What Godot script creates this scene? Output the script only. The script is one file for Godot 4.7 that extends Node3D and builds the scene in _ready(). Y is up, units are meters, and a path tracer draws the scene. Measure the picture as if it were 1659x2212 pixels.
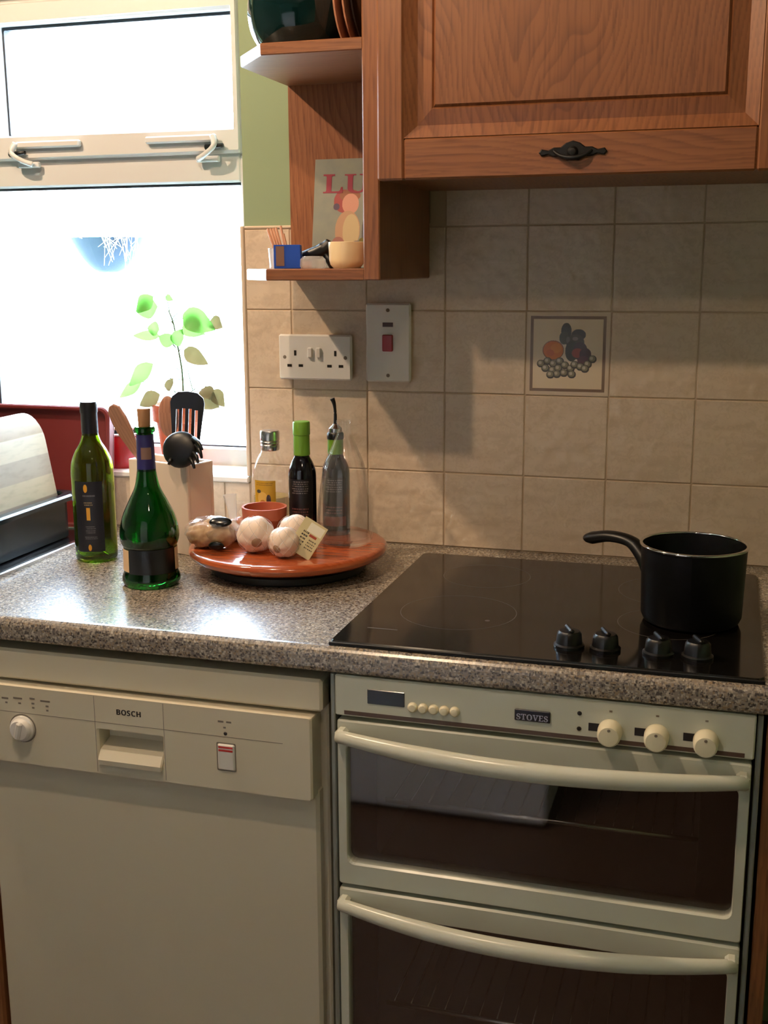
extends Node3D

# ---------------------------------------------------------------- state
var M := {}
var used := {}
var rng := RandomNumberGenerator.new()
const WT := 0.91            # worktop height
const TP := 0.152           # tile pitch
const TY := 0.9028          # bottom of the first tile row

# ================================================================ ready
func _ready() -> void:
	rng.seed = 4711
	# ---- camera
	var cam := Camera3D.new()
	cam.name = "camera"
	cam.fov = 47.91
	cam.near = 0.05
	cam.far = 200.0
	cam.position = Vector3(0.5074, 1.4398, 2.1063)
	cam.rotation = Vector3(-0.2100, 0.2895, -0.0051)
	add_child(cam)
	cam.current = true
	# ---- sky and exposure
	var env := Environment.new()
	env.background_mode = Environment.BG_SKY
	var sm := ProceduralSkyMaterial.new()
	sm.sky_top_color = Color(0.76, 0.88, 1.0)
	sm.sky_horizon_color = Color(0.88, 0.95, 1.0)
	sm.ground_horizon_color = Color(0.80, 0.83, 0.84)
	sm.ground_bottom_color = Color(0.5, 0.5, 0.5)
	sm.sky_curve = 0.3
	sm.sky_energy_multiplier = 5.8
	sm.ground_energy_multiplier = 4.0
	var sky := Sky.new()
	sky.sky_material = sm
	env.sky = sky
	env.tonemap_mode = Environment.TONE_MAPPER_LINEAR
	env.tonemap_exposure = 0.88
	env.sdfgi_enabled = true
	env.ssao_enabled = true
	env.ssil_enabled = true
	var we := WorldEnvironment.new()
	we.environment = env
	add_child(we)
	make_materials()
	# ---- ceiling spotlights (the warm light of the room)
	spotlight(Vector3(-1.02, 2.40, 0.74), Vector3(0.35, -0.9, -0.25), 1.75, "above the sink")
	spotlight(Vector3(-0.29, 2.40, 1.28), Vector3(0.15, -0.9, -0.4), 0.95, "in front of the worktop")
	spotlight(Vector3(0.44, 2.40, 1.82), Vector3(-0.1, -0.9, -0.3), 0.25, "near the opposite wall")
	# ---- large structure
	build_room()
	build_window()
	build_tiles()
	build_outside()
	# ---- fitted furniture and appliances
	build_worktop()
	build_dishwasher()
	build_oven()
	build_side_units()
	build_hob()
	build_wall_cupboard()
	build_end_shelves()
	build_sink()
	# ---- objects
	build_electrics()
	build_saucepan()
	build_window_sill_things()
	build_drainer_things()
	build_wine_bottle()
	build_flask()
	build_utensils()
	build_turntable()
	build_shelf_things()

# ================================================================ helpers: nodes
func numbered(called: String) -> String:
	if not used.has(called):
		used[called] = 0
		return called
	used[called] += 1
	return "%s_%03d" % [called, used[called]]

func tag(o: Node, label: String, category: String, group := "") -> Node:
	o.set_meta("label", label)
	o.set_meta("category", category)
	if group != "":
		o.set_meta("group", group)
	return o

func thing(called: String, label: String, category: String, at := Vector3.ZERO, turn := 0.0, group := "") -> Node3D:
	var o := Node3D.new()
	o.name = numbered(called)
	add_child(o)
	o.position = at
	o.rotation.y = turn
	tag(o, label, category, group)
	return o

func structure(called: String, label: String, category: String) -> Node3D:
	var o := thing(called, label, category)
	o.set_meta("kind", "structure")
	return o

func part(called: String, mesh: Mesh, m: Material, parent: Node, at := Vector3.ZERO, rot := Vector3.ZERO, label := "") -> MeshInstance3D:
	var o := MeshInstance3D.new()
	o.name = called
	o.mesh = mesh
	o.material_override = m
	o.cast_shadow = GeometryInstance3D.SHADOW_CASTING_SETTING_ON
	parent.add_child(o, true)
	o.position = at
	o.rotation = rot
	if label != "":
		o.set_meta("label", label)
	return o

# ================================================================ helpers: meshes
func st_new() -> SurfaceTool:
	var st := SurfaceTool.new()
	st.begin(Mesh.PRIMITIVE_TRIANGLES)
	st.set_smooth_group(-1)
	return st

func done(st: SurfaceTool) -> ArrayMesh:
	st.generate_normals()
	return st.commit()

func v3(st: SurfaceTool, p: Vector3, uv: Vector2) -> void:
	st.set_uv(uv)
	st.add_vertex(p)

func t3(st: SurfaceTool, a: Vector3, b: Vector3, c: Vector3, ua := Vector2.ZERO, ub := Vector2.ZERO, uc := Vector2.ZERO) -> void:
	v3(st, a, ua); v3(st, c, uc); v3(st, b, ub)

func q4(st: SurfaceTool, a: Vector3, b: Vector3, c: Vector3, d: Vector3, ua := Vector2(0, 1), ub := Vector2(1, 1), uc := Vector2(1, 0), ud := Vector2(0, 0)) -> void:
	t3(st, a, b, c, ua, ub, uc)
	t3(st, a, c, d, ua, uc, ud)

# chamfered box, centre c, size s
func bx(st: SurfaceTool, c: Vector3, s: Vector3, b := 0.0, x := Transform3D.IDENTITY) -> void:
	var h := s * 0.5
	b = minf(b, minf(h.x, minf(h.y, h.z)) * 0.98)
	st.set_smooth_group(-1)
	for ax in 3:
		for sg in [-1.0, 1.0]:
			var n := Vector3.ZERO; n[ax] = sg
			var u := Vector3.ZERO; u[(ax + 1) % 3] = 1.0
			var w := Vector3.ZERO; w[(ax + 2) % 3] = 1.0
			if sg < 0: 
				var k := u; u = w; w = k
			var iu := u.abs(); var iw := w.abs()
			var hu: float = h.dot(iu) - b
			var hw: float = h.dot(iw) - b
			var o: Vector3 = n * h.dot(n.abs())
			q4(st, x * (c + o - u * hu - w * hw), x * (c + o + u * hu - w * hw), x * (c + o + u * hu + w * hw), x * (c + o - u * hu + w * hw))
	if b <= 0.0:
		return
	for ax in 3:
		var u := Vector3.ZERO; u[ax] = 1.0
		for s1 in [-1.0, 1.0]:
			for s2 in [-1.0, 1.0]:
				var p := Vector3.ZERO; p[(ax + 1) % 3] = s1
				var r := Vector3.ZERO; r[(ax + 2) % 3] = s2
				var hp: float = h.dot(p.abs()); var hr: float = h.dot(r.abs()); var hu: float = h[ax] - b
				var a0: Vector3 = c + p * hp + r * (hr - b)
				var a1: Vector3 = c + p * (hp - b) + r * hr
				var pts := [a0 - u * hu, a0 + u * hu, a1 + u * hu, a1 - u * hu]
				var nn: Vector3 = (pts[1] - pts[0]).cross(pts[2] - pts[0])
				if nn.dot(p + r) < 0: pts.reverse()
				q4(st, x * pts[0], x * pts[1], x * pts[2], x * pts[3])
	for s0 in [-1.0, 1.0]:
		for s1 in [-1.0, 1.0]:
			for s2 in [-1.0, 1.0]:
				var sg := Vector3(s0, s1, s2)
				var a := c + Vector3(s0 * h.x, s1 * (h.y - b), s2 * (h.z - b))
				var d := c + Vector3(s0 * (h.x - b), s1 * h.y, s2 * (h.z - b))
				var e := c + Vector3(s0 * (h.x - b), s1 * (h.y - b), s2 * h.z)
				if (d - a).cross(e - a).dot(sg) < 0:
					t3(st, x * a, x * e, x * d)
				else:
					t3(st, x * a, x * d, x * e)

func box(s: Vector3, b := 0.0, c := Vector3.ZERO) -> ArrayMesh:
	var st := st_new()
	bx(st, c, s, b)
	return done(st)

# box from corner to corner
func bb(st: SurfaceTool, lo: Vector3, hi: Vector3, b := 0.0) -> void:
	bx(st, (lo + hi) * 0.5, hi - lo, b)

func bbm(lo: Vector3, hi: Vector3, b := 0.0) -> ArrayMesh:
	var st := st_new()
	bb(st, lo, hi, b)
	return done(st)

# lathe about y; profile of (radius, height); a = 0 faces +z
func lathe_to(st: SurfaceTool, prof: Array, segs := 40, crease := 38.0, a0 := 0.0, a1 := TAU, x := Transform3D.IDENTITY, scale_x := 1.0, scale_z := 1.0) -> void:
	var g := 1
	var total := 0.0
	for i in prof.size() - 1:
		total += (prof[i + 1] - prof[i]).length()
	var run := 0.0
	for i in prof.size() - 1:
		var p: Vector2 = prof[i]
		var q: Vector2 = prof[i + 1]
		if i > 0:
			var d0: Vector2 = prof[i] - prof[i - 1]
			if absf(rad_to_deg(d0.angle_to(q - p))) > crease: g += 1
		st.set_smooth_group(g)
		var l := (q - p).length()
		var va := 1.0 - run / total
		var vb := 1.0 - (run + l) / total
		run += l
		for k in segs:
			var f0 := float(k) / segs
			var f1 := float(k + 1) / segs
			var b0 := lerpf(a0, a1, f0)
			var b1 := lerpf(a0, a1, f1)
			var p0 := x * Vector3(sin(b0) * p.x * scale_x, p.y, cos(b0) * p.x * scale_z)
			var p1 := x * Vector3(sin(b1) * p.x * scale_x, p.y, cos(b1) * p.x * scale_z)
			var q0 := x * Vector3(sin(b0) * q.x * scale_x, q.y, cos(b0) * q.x * scale_z)
			var q1 := x * Vector3(sin(b1) * q.x * scale_x, q.y, cos(b1) * q.x * scale_z)
			if p.x > 1e-6: t3(st, p0, p1, q1, Vector2(f0, va), Vector2(f1, va), Vector2(f1, vb))
			if q.x > 1e-6: t3(st, p0, q1, q0, Vector2(f0, va), Vector2(f1, vb), Vector2(f0, vb))
	st.set_smooth_group(-1)

func lathe(prof: Array, segs := 40, crease := 38.0, a0 := 0.0, a1 := TAU, x := Transform3D.IDENTITY) -> ArrayMesh:
	var st := st_new()
	lathe_to(st, prof, segs, crease, a0, a1, x)
	return done(st)

# smooth profile through control points
func curve2(pts: Array, n := 5) -> Array:
	var out := []
	for i in pts.size() - 1:
		var p0: Vector2 = pts[maxi(i - 1, 0)]
		var p1: Vector2 = pts[i]
		var p2: Vector2 = pts[i + 1]
		var p3: Vector2 = pts[mini(i + 2, pts.size() - 1)]
		for k in n:
			out.append(p1.cubic_interpolate(p2, p0, p3, float(k) / n))
	out.append(pts[pts.size() - 1])
	return out

func curve3(pts: Array, n := 6) -> Array:
	var out := []
	for i in pts.size() - 1:
		var p0: Vector3 = pts[maxi(i - 1, 0)]
		var p1: Vector3 = pts[i]
		var p2: Vector3 = pts[i + 1]
		var p3: Vector3 = pts[mini(i + 2, pts.size() - 1)]
		for k in n:
			out.append(p1.cubic_interpolate(p2, p0, p3, float(k) / n))
	out.append(pts[pts.size() - 1])
	return out

# tube through points with radii (lerped), elliptical with flat
func tube_to(st: SurfaceTool, pts: Array, radii: Array, segs := 10, flat := 1.0, up := Vector3.UP) -> void:
	var n := pts.size()
	var rings := []
	for i in n:
		var d: Vector3 = (pts[mini(i + 1, n - 1)] - pts[maxi(i - 1, 0)]).normalized()
		var side := d.cross(up)
		if side.length() < 0.05: side = d.cross(Vector3(0.3, 0.1, 1))
		side = side.normalized()
		var w := side.cross(d).normalized()
		var t := float(i) / (n - 1) * (radii.size() - 1)
		var k := mini(int(t), radii.size() - 2)
		var r: float = lerpf(radii[k], radii[k + 1], t - k)
		var ring := []
		for s in segs:
			var a := TAU * s / segs
			ring.append(pts[i] + side * cos(a) * r + w * sin(a) * r * flat)
		rings.append(ring)
	st.set_smooth_group(3)
	for i in n - 1:
		for s in segs:
			var s2 := (s + 1) % segs
			q4(st, rings[i][s], rings[i + 1][s], rings[i + 1][s2], rings[i][s2], Vector2(float(s) / segs, float(i) / (n - 1)), Vector2(float(s) / segs, float(i + 1) / (n - 1)), Vector2(float(s + 1) / segs, float(i + 1) / (n - 1)), Vector2(float(s + 1) / segs, float(i) / (n - 1)))
	for s in segs:
		var s2 := (s + 1) % segs
		t3(st, pts[0], rings[0][s], rings[0][s2])
		t3(st, pts[n - 1], rings[n - 1][s2], rings[n - 1][s])
	st.set_smooth_group(-1)

func tube(pts: Array, radii: Array, segs := 10, flat := 1.0, up := Vector3.UP) -> ArrayMesh:
	var st := st_new()
	tube_to(st, pts, radii, segs, flat, up)
	return done(st)

# polygon (CCW in xy) extruded from z0 to z1 with a chamfer of b at both ends
func prism_to(st: SurfaceTool, poly: PackedVector2Array, z0: float, z1: float, b := 0.0, x := Transform3D.IDENTITY, smooth := false) -> void:
	if Geometry2D.is_polygon_clockwise(poly):
		poly = poly.duplicate(); poly.reverse()
	var n := poly.size()
	var ins := PackedVector2Array()
	for i in n:
		var e0: Vector2 = (poly[i] - poly[(i + n - 1) % n]).normalized()
		var e1: Vector2 = (poly[(i + 1) % n] - poly[i]).normalized()
		var n0 := Vector2(-e0.y, e0.x); var n1 := Vector2(-e1.y, e1.x)
		var m := (n0 + n1)
		var k := b / maxf(0.35, m.dot(n0)) if m.length() > 1e-4 else b
		ins.append(poly[i] + m * k)
	var tri := Geometry2D.triangulate_polygon(ins)
	var lo := ins[0]; var hi := ins[0]
	for p in ins:
		lo = lo.min(p); hi = hi.max(p)
	var sz := (hi - lo).max(Vector2(1e-6, 1e-6))
	for i in range(0, tri.size(), 3):
		var a := ins[tri[i]]; var c := ins[tri[i + 1]]; var d := ins[tri[i + 2]]
		if (c - a).cross(d - a) < 0:
			var k2 := c; c = d; d = k2
		var ua := Vector2((a.x - lo.x) / sz.x, 1.0 - (a.y - lo.y) / sz.y)
		var uc := Vector2((c.x - lo.x) / sz.x, 1.0 - (c.y - lo.y) / sz.y)
		var ud := Vector2((d.x - lo.x) / sz.x, 1.0 - (d.y - lo.y) / sz.y)
		t3(st, x * Vector3(a.x, a.y, z1), x * Vector3(c.x, c.y, z1), x * Vector3(d.x, d.y, z1), ua, uc, ud)
		t3(st, x * Vector3(a.x, a.y, z0), x * Vector3(d.x, d.y, z0), x * Vector3(c.x, c.y, z0), ua, ud, uc)
	if smooth: st.set_smooth_group(5)
	for i in n:
		var j := (i + 1) % n
		var p := poly[i]; var q := poly[j]; var pi_ := ins[i]; var qi := ins[j]
		q4(st, x * Vector3(p.x, p.y, z0 + b), x * Vector3(q.x, q.y, z0 + b), x * Vector3(q.x, q.y, z1 - b), x * Vector3(p.x, p.y, z1 - b))
		if b > 0.0:
			q4(st, x * Vector3(p.x, p.y, z1 - b), x * Vector3(q.x, q.y, z1 - b), x * Vector3(qi.x, qi.y, z1), x * Vector3(pi_.x, pi_.y, z1))
			q4(st, x * Vector3(pi_.x, pi_.y, z0), x * Vector3(qi.x, qi.y, z0), x * Vector3(q.x, q.y, z0 + b), x * Vector3(p.x, p.y, z0 + b))
	st.set_smooth_group(-1)

func prism(poly: PackedVector2Array, z0: float, z1: float, b := 0.0, x := Transform3D.IDENTITY, smooth := false) -> ArrayMesh:
	var st := st_new()
	prism_to(st, poly, z0, z1, b, x, smooth)
	return done(st)

func rrect(x0: float, y0: float, x1: float, y1: float, r: float, n := 5) -> PackedVector2Array:
	var out := PackedVector2Array()
	var cs := [Vector2(x1 - r, y0 + r), Vector2(x1 - r, y1 - r), Vector2(x0 + r, y1 - r), Vector2(x0 + r, y0 + r)]
	for k in 4:
		for i in n + 1:
			var a := -PI / 2 + k * PI / 2 + PI / 2 * i / n
			out.append(cs[k] + Vector2(cos(a), sin(a)) * r)
	return out

# frame: outer rounded rectangle minus inner rounded rectangle (same point count), front at z1, back at z0
func ring_to(st: SurfaceTool, outer: PackedVector2Array, inner: PackedVector2Array, z0: float, z1: float, b := 0.0) -> void:
	var n := outer.size()
	for i in n:
		var j := (i + 1) % n
		var o0 := outer[i]; var o1 := outer[j]; var i0 := inner[i]; var i1 := inner[j]
		var oc0 := o0.move_toward(i0, b); var oc1 := o1.move_toward(i1, b)
		var ic0 := i0.move_toward(o0, b); var ic1 := i1.move_toward(o1, b)
		q4(st, Vector3(oc0.x, oc0.y, z1), Vector3(oc1.x, oc1.y, z1), Vector3(ic1.x, ic1.y, z1), Vector3(ic0.x, ic0.y, z1))
		q4(st, Vector3(o0.x, o0.y, z0), Vector3(i0.x, i0.y, z0), Vector3(i1.x, i1.y, z0), Vector3(o1.x, o1.y, z0))
		q4(st, Vector3(o0.x, o0.y, z0), Vector3(o1.x, o1.y, z0), Vector3(o1.x, o1.y, z1 - b), Vector3(o0.x, o0.y, z1 - b))
		q4(st, Vector3(i1.x, i1.y, z0), Vector3(i0.x, i0.y, z0), Vector3(i0.x, i0.y, z1 - b), Vector3(i1.x, i1.y, z1 - b))
		if b > 0.0:
			q4(st, Vector3(o0.x, o0.y, z1 - b), Vector3(o1.x, o1.y, z1 - b), Vector3(oc1.x, oc1.y, z1), Vector3(oc0.x, oc0.y, z1))
			q4(st, Vector3(i1.x, i1.y, z1 - b), Vector3(i0.x, i0.y, z1 - b), Vector3(ic0.x, ic0.y, z1), Vector3(ic1.x, ic1.y, z1))

func ring(outer: PackedVector2Array, inner: PackedVector2Array, z0: float, z1: float, b := 0.0) -> ArrayMesh:
	var st := st_new()
	ring_to(st, outer, inner, z0, z1, b)
	return done(st)

# lumpy ellipsoid
func blob_to(st: SurfaceTool, c: Vector3, r: Vector3, f: Callable, nu := 28, nv := 16, x := Transform3D.IDENTITY) -> void:
	var P := func(i: int, j: int) -> Vector3:
		var th := PI * j / nv
		var ph := TAU * (i % nu) / nu
		var d := Vector3(sin(th) * sin(ph), cos(th), sin(th) * cos(ph))
		var k: float = f.call(d)
		return x * (c + d * r * k)
	st.set_smooth_group(7)
	for j in nv:
		for i in nu:
			var a: Vector3 = P.call(i, j + 1); var b: Vector3 = P.call(i + 1, j + 1); var d: Vector3 = P.call(i + 1, j); var e: Vector3 = P.call(i, j)
			var ua := Vector2(float(i) / nu, float(j + 1) / nv); var ub := Vector2(float(i + 1) / nu, float(j + 1) / nv)
			var ud := Vector2(float(i + 1) / nu, float(j) / nv); var ue := Vector2(float(i) / nu, float(j) / nv)
			if j < nv - 1: t3(st, a, b, d, ua, ub, ud)
			if j > 0: t3(st, a, d, e, ua, ud, ue)
	st.set_smooth_group(-1)

func blob(c: Vector3, r: Vector3, f: Callable, nu := 28, nv := 16) -> ArrayMesh:
	var st := st_new()
	blob_to(st, c, r, f, nu, nv)
	return done(st)

# flat box with a picture on its front face
func box_uv(w: float, h: float, t: float) -> ArrayMesh:
	var st := st_new()
	var a := Vector3(-w / 2, -h / 2, t / 2); var b := Vector3(w / 2, -h / 2, t / 2); var c := Vector3(w / 2, h / 2, t / 2); var d := Vector3(-w / 2, h / 2, t / 2)
	var k := Vector3(0, 0, -t)
	q4(st, a, b, c, d)
	var z := Vector2(0.01, 0.01)
	q4(st, b + k, a + k, d + k, c + k, z, z, z, z)
	q4(st, a + k, b + k, b, a, z, z, z, z)
	q4(st, b + k, c + k, c, b, z, z, z, z)
	q4(st, c + k, d + k, d, c, z, z, z, z)
	q4(st, d + k, a + k, a, d, z, z, z, z)
	return done(st)

func text_mesh(s: String, h: float, depth := 0.0004, font := "Droid Sans", bold := true) -> TextMesh:
	var t := TextMesh.new()
	var f := SystemFont.new()
	f.font_names = PackedStringArray([font])
	f.font_weight = 700 if bold else 400
	t.font = f
	t.font_size = 64
	t.pixel_size = h / 46.0
	t.text = s
	t.depth = depth
	t.curve_step = 2.0
	return t

# ================================================================ helpers: materials
func mat(called: String, c: Color, rough := 0.5, metal := 0.0, spec := 0.5) -> StandardMaterial3D:
	var m := StandardMaterial3D.new()
	m.resource_name = called
	m.albedo_color = c
	m.roughness = rough
	m.metallic = metal
	m.metallic_specular = spec
	M[called] = m
	return m

func glass(called: String, c: Color, alpha := 0.02) -> StandardMaterial3D:
	var m := mat(called, Color(c.r, c.g, c.b, alpha), 0.0)
	m.transparency = BaseMaterial3D.TRANSPARENCY_ALPHA
	m.refraction_enabled = true
	m.refraction_scale = 0.05
	return m

func pane(called: String, c: Color, alpha := 0.03) -> StandardMaterial3D:
	var m := mat(called, Color(c.r, c.g, c.b, alpha), 0.02)
	m.transparency = BaseMaterial3D.TRANSPARENCY_ALPHA
	return m

func noise(seed_: int, freq: float, octaves := 3) -> FastNoiseLite:
	var n := FastNoiseLite.new()
	n.seed = seed_
	n.frequency = freq
	n.fractal_octaves = octaves
	n.noise_type = FastNoiseLite.TYPE_SIMPLEX_SMOOTH
	return n

func tex(img: Image) -> ImageTexture:
	img.generate_mipmaps()
	return ImageTexture.create_from_image(img)

# oak: growth rings of a tree trunk cut along its length, fine pores on top. along_y: grain runs up the picture
func oak(seed_: int, light: Color, dark: Color, cx: float, d0: float, slope: float, freq: float, along_y := true) -> ImageTexture:
	var w := 448; var h := 640
	var img := Image.create(w if along_y else h, h if along_y else w, false, Image.FORMAT_RGB8)
	var n1 := noise(seed_, 0.006, 2)
	var n2 := noise(seed_ + 1, 0.11, 2)
	var n3 := noise(seed_ + 2, 0.02, 2)
	for y in h:
		for x in w:
			var fx := float(x) / w - cx + 0.03 * n1.get_noise_2d(x * 1.2, y * 0.5)
			var fy := d0 + slope * float(y) / h + 0.03 * n3.get_noise_2d(x * 0.6, y * 0.25)
			var r := sqrt(fx * fx + fy * fy) * freq
			var s := r - floorf(r)
			var ring_ := pow(s, 2.2) * (1.0 - smoothstep(0.93, 1.0, s))
			var pore := clampf(n2.get_noise_2d(x * 2.6, y * 0.16) * 1.5 - 0.05, 0.0, 1.0)
			var t := clampf(ring_ * 0.62 + pore * 0.55 + 0.16 * n3.get_noise_2d(x * 0.8, y * 0.2), 0.0, 1.0)
			var c := light.lerp(dark, t)
			if along_y: img.set_pixel(x, y, c)
			else: img.set_pixel(y, x, c)
	return tex(img)

func oak_mat(called: String, t: Texture2D, along_y := true, sx := 0.7, sy := 1.3) -> StandardMaterial3D:
	var m := mat(called, Color.WHITE, 0.42)
	m.albedo_texture = t
	m.uv1_triplanar = true
	m.uv1_triplanar_sharpness = 8.0
	m.uv1_scale = Vector3(1 / sx, 1 / sy, 1 / sx) if along_y else Vector3(1 / sy, 1 / sx, 1 / sx)
	m.uv1_offset = Vector3(0.5, 0.5, 0.5)
	return m

func ell(img: Image, cx: float, cy: float, rx: float, ry: float, c: Color) -> void:
	for y in range(maxi(0, int(cy - ry)), mini(img.get_height(), int(cy + ry) + 1)):
		for x in range(maxi(0, int(cx - rx)), mini(img.get_width(), int(cx + rx) + 1)):
			var d := Vector2((x - cx) / rx, (y - cy) / ry).length_squared()
			if d <= 1.0:
				img.set_pixel(x, y, c)

func print_mat(called: String, img: Image, rough := 0.4) -> StandardMaterial3D:
	var m := mat(called, Color.WHITE, rough)
	m.albedo_texture = tex(img)
	return m

# rows of small illegible print
func scribble(img: Image, r: Rect2i, rows: int, c: Color, r2: RandomNumberGenerator) -> void:
	var lh := float(r.size.y) / rows
	for k in rows:
		var x := r.position.x + r2.randi_range(0, maxi(1, r.size.x / 8))
		while x < r.end.x - 3:
			var w := r2.randi_range(2, 6)
			img.fill_rect(Rect2i(x, r.position.y + int(k * lh), mini(w, r.end.x - x), maxi(1, int(lh * 0.5))), c)
			x += w + r2.randi_range(1, 3)

func make_materials() -> void:
	mat("plaster_green", Color(0.55, 0.62, 0.49), 0.85)
	mat("wall_cream", Color(0.72, 0.68, 0.60), 0.9)
	mat("ceiling_white", Color(0.92, 0.91, 0.88), 0.9)
	mat("floor_brown", Color(0.34, 0.25, 0.20), 0.5)
	mat("grout", Color(0.74, 0.66, 0.56), 0.9)
	mat("upvc", Color(0.80, 0.80, 0.80), 0.3)
	mat("sill_white", Color(0.93, 0.92, 0.90), 0.25)
	mat("gasket", Color(0.10, 0.11, 0.13), 0.6)
	mat("black_plastic", Color(0.030, 0.031, 0.035), 0.38)
	mat("dark_gap", Color(0.07, 0.065, 0.06), 0.8)
	mat("steel", Color(0.80, 0.80, 0.80), 0.22, 1.0)
	mat("chrome", Color(0.9, 0.9, 0.9), 0.08, 1.0)
	mat("white_plastic", Color(0.90, 0.89, 0.87), 0.32)
	mat("appliance_white", Color(0.87, 0.835, 0.745), 0.28)
	mat("oven_white", Color(0.83, 0.84, 0.785), 0.25)
	mat("trim_grey", Color(0.62, 0.64, 0.62), 0.35, 0.4)
	mat("print_grey", Color(0.50, 0.47, 0.43), 0.6)
	mat("print_dark", Color(0.13, 0.12, 0.14), 0.5)
	mat("strip_brown", Color(0.36, 0.28, 0.24), 0.4)
	mat("knob_cream", Color(0.92, 0.89, 0.78), 0.3)
	mat("red_plastic", Color(0.62, 0.06, 0.08), 0.3)
	mat("red_print", Color(0.80, 0.22, 0.20), 0.5)
	mat("neon_grey", Color(0.28, 0.16, 0.16), 0.3)
	mat("display", Color(0.20, 0.21, 0.23), 0.15)
	mat("badge", Color(0.12, 0.11, 0.16), 0.25)
	mat("badge_letters", Color(0.75, 0.75, 0.82), 0.3, 0.6)
	mat("hob_glass", Color(0.055, 0.046, 0.042), 0.10, 0.0, 0.55)
	mat("hob_print", Color(0.30, 0.28, 0.26), 0.3)
	mat("oven_enamel", Color(0.16, 0.145, 0.135), 0.35)
	mat("glass_border", Color(0.055, 0.052, 0.05), 0.08)
	mat("pan_black", Color(0.018, 0.018, 0.022), 0.45, 0.0, 0.35)
	mat("pan_inside", Color(0.06, 0.06, 0.065), 0.45)
	mat("iron_dark", Color(0.11, 0.11, 0.11), 0.45, 0.5)
	mat("sink_black", Color(0.045, 0.05, 0.055), 0.25)
	mat("rack_green", Color(0.05, 0.10, 0.11), 0.22)
	mat("burgundy", Color(0.44, 0.13, 0.12), 0.55)
	mat("red_enamel", Color(0.62, 0.07, 0.09), 0.25)
	mat("box_cream", Color(0.88, 0.80, 0.72), 0.55)
	mat("knot_brown", Color(0.36, 0.20, 0.14), 0.6)
	mat("capsule_black", Color(0.06, 0.06, 0.09), 0.4)
	mat("purple_label", Color(0.16, 0.13, 0.36), 0.45)
	mat("gold_label", Color(0.50, 0.37, 0.30), 0.45)
	mat("cream_label", Color(0.88, 0.73, 0.55), 0.6)
	mat("green_cap", Color(0.42, 0.60, 0.16), 0.4)
	mat("soil", Color(0.16, 0.12, 0.09), 0.95)
	mat("turntable_black", Color(0.05, 0.045, 0.045), 0.5)
	mat("balsamic", Color(0.05, 0.03, 0.04), 0.06)
	mat("oil", Color(0.62, 0.52, 0.06), 0.1)
	mat("garlic_skin", Color(0.93, 0.85, 0.78), 0.5)
	mat("garlic_root", Color(0.62, 0.50, 0.38), 0.9)
	mat("blue_card", Color(0.09, 0.30, 0.72), 0.45)
	mat("cream_glaze", Color(0.93, 0.85, 0.68), 0.22)
	mat("stick_wood", Color(0.72, 0.52, 0.40), 0.7)
	mat("dark_glaze", Color(0.03, 0.12, 0.12), 0.08)
	mat("plate_dark", Color(0.10, 0.09, 0.09), 0.3)
	mat("bulb_glow", Color(1.0, 0.9, 0.75), 0.5)
	M["bulb_glow"].emission_enabled = true
	M["bulb_glow"].emission = Color(1.0, 0.80, 0.55)
	M["bulb_glow"].emission_energy_multiplier = 12.0
	# glass
	pane("window_glass", Color(0.95, 0.98, 1.0), 0.0)
	pane("oven_glass", Color(0.10, 0.10, 0.10), 0.03)
	pane("clear_glass", Color(0.92, 0.96, 0.95), 0.015)
	pane("film", Color(0.95, 0.95, 0.95), 0.10)
	pane("tub_plastic", Color(0.93, 0.94, 0.96), 0.30)
	glass("wine_glass", Color(0.58, 0.70, 0.18))
	glass("flask_glass", Color(0.10, 0.50, 0.16))
	# net of the garlic bag
	var net := mat("net", Color(0.95, 0.93, 0.92, 0.35), 0.6)
	net.transparency = BaseMaterial3D.TRANSPARENCY_ALPHA
	# leaves
	for a in [["leaf_green", Color(0.27, 0.42, 0.17), Color(0.30, 0.48, 0.20)], ["leaf_dry", Color(0.40, 0.37, 0.25), Color(0.22, 0.20, 0.12)]]:
		var m := mat(a[0], a[1], 0.5)
		m.backlight_enabled = true
		m.backlight = a[2]
		m.cull_mode = BaseMaterial3D.CULL_DISABLED
	mat("stem_green", Color(0.25, 0.33, 0.20), 0.6)
	# terracotta
	var tn := Image.create(128, 128, false, Image.FORMAT_RGB8)
	var nz := noise(3, 0.05, 4)
	for y in 128:
		for x in 128:
			tn.set_pixel(x, y, Color(0.66, 0.30, 0.18).lerp(Color(0.75, 0.42, 0.29), 0.5 + 0.5 * nz.get_noise_2d(x, y)))
	var tm := print_mat("terracotta", tn, 0.8)
	tm.uv1_triplanar = true
	tm.uv1_scale = Vector3(6, 6, 6)
	# worktop: speckled granite-effect laminate
	var wi := Image.create(512, 512, false, Image.FORMAT_RGB8)
	wi.fill(Color(0.57, 0.54, 0.50))
	var r2 := RandomNumberGenerator.new()
	r2.seed = 99
	var pal := [Color(0.70, 0.66, 0.60), Color(0.36, 0.34, 0.33), Color(0.62, 0.57, 0.50), Color(0.46, 0.44, 0.43), Color(0.78, 0.74, 0.68), Color(0.28, 0.27, 0.27), Color(0.58, 0.51, 0.42)]
	for k in 46000:
		var w := r2.randi_range(1, 4)
		wi.fill_rect(Rect2i(r2.randi_range(0, 511), r2.randi_range(0, 511), w, r2.randi_range(1, 4)), pal[r2.randi_range(0, 6)])
	var wm := print_mat("worktop", wi, 0.25)
	wm.metallic_specular = 0.70
	wm.uv1_triplanar = true
	wm.uv1_world_triplanar = true
	wm.uv1_triplanar_sharpness = 10.0
	wm.uv1_scale = Vector3(2.1, 2.1, 2.1)
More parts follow.
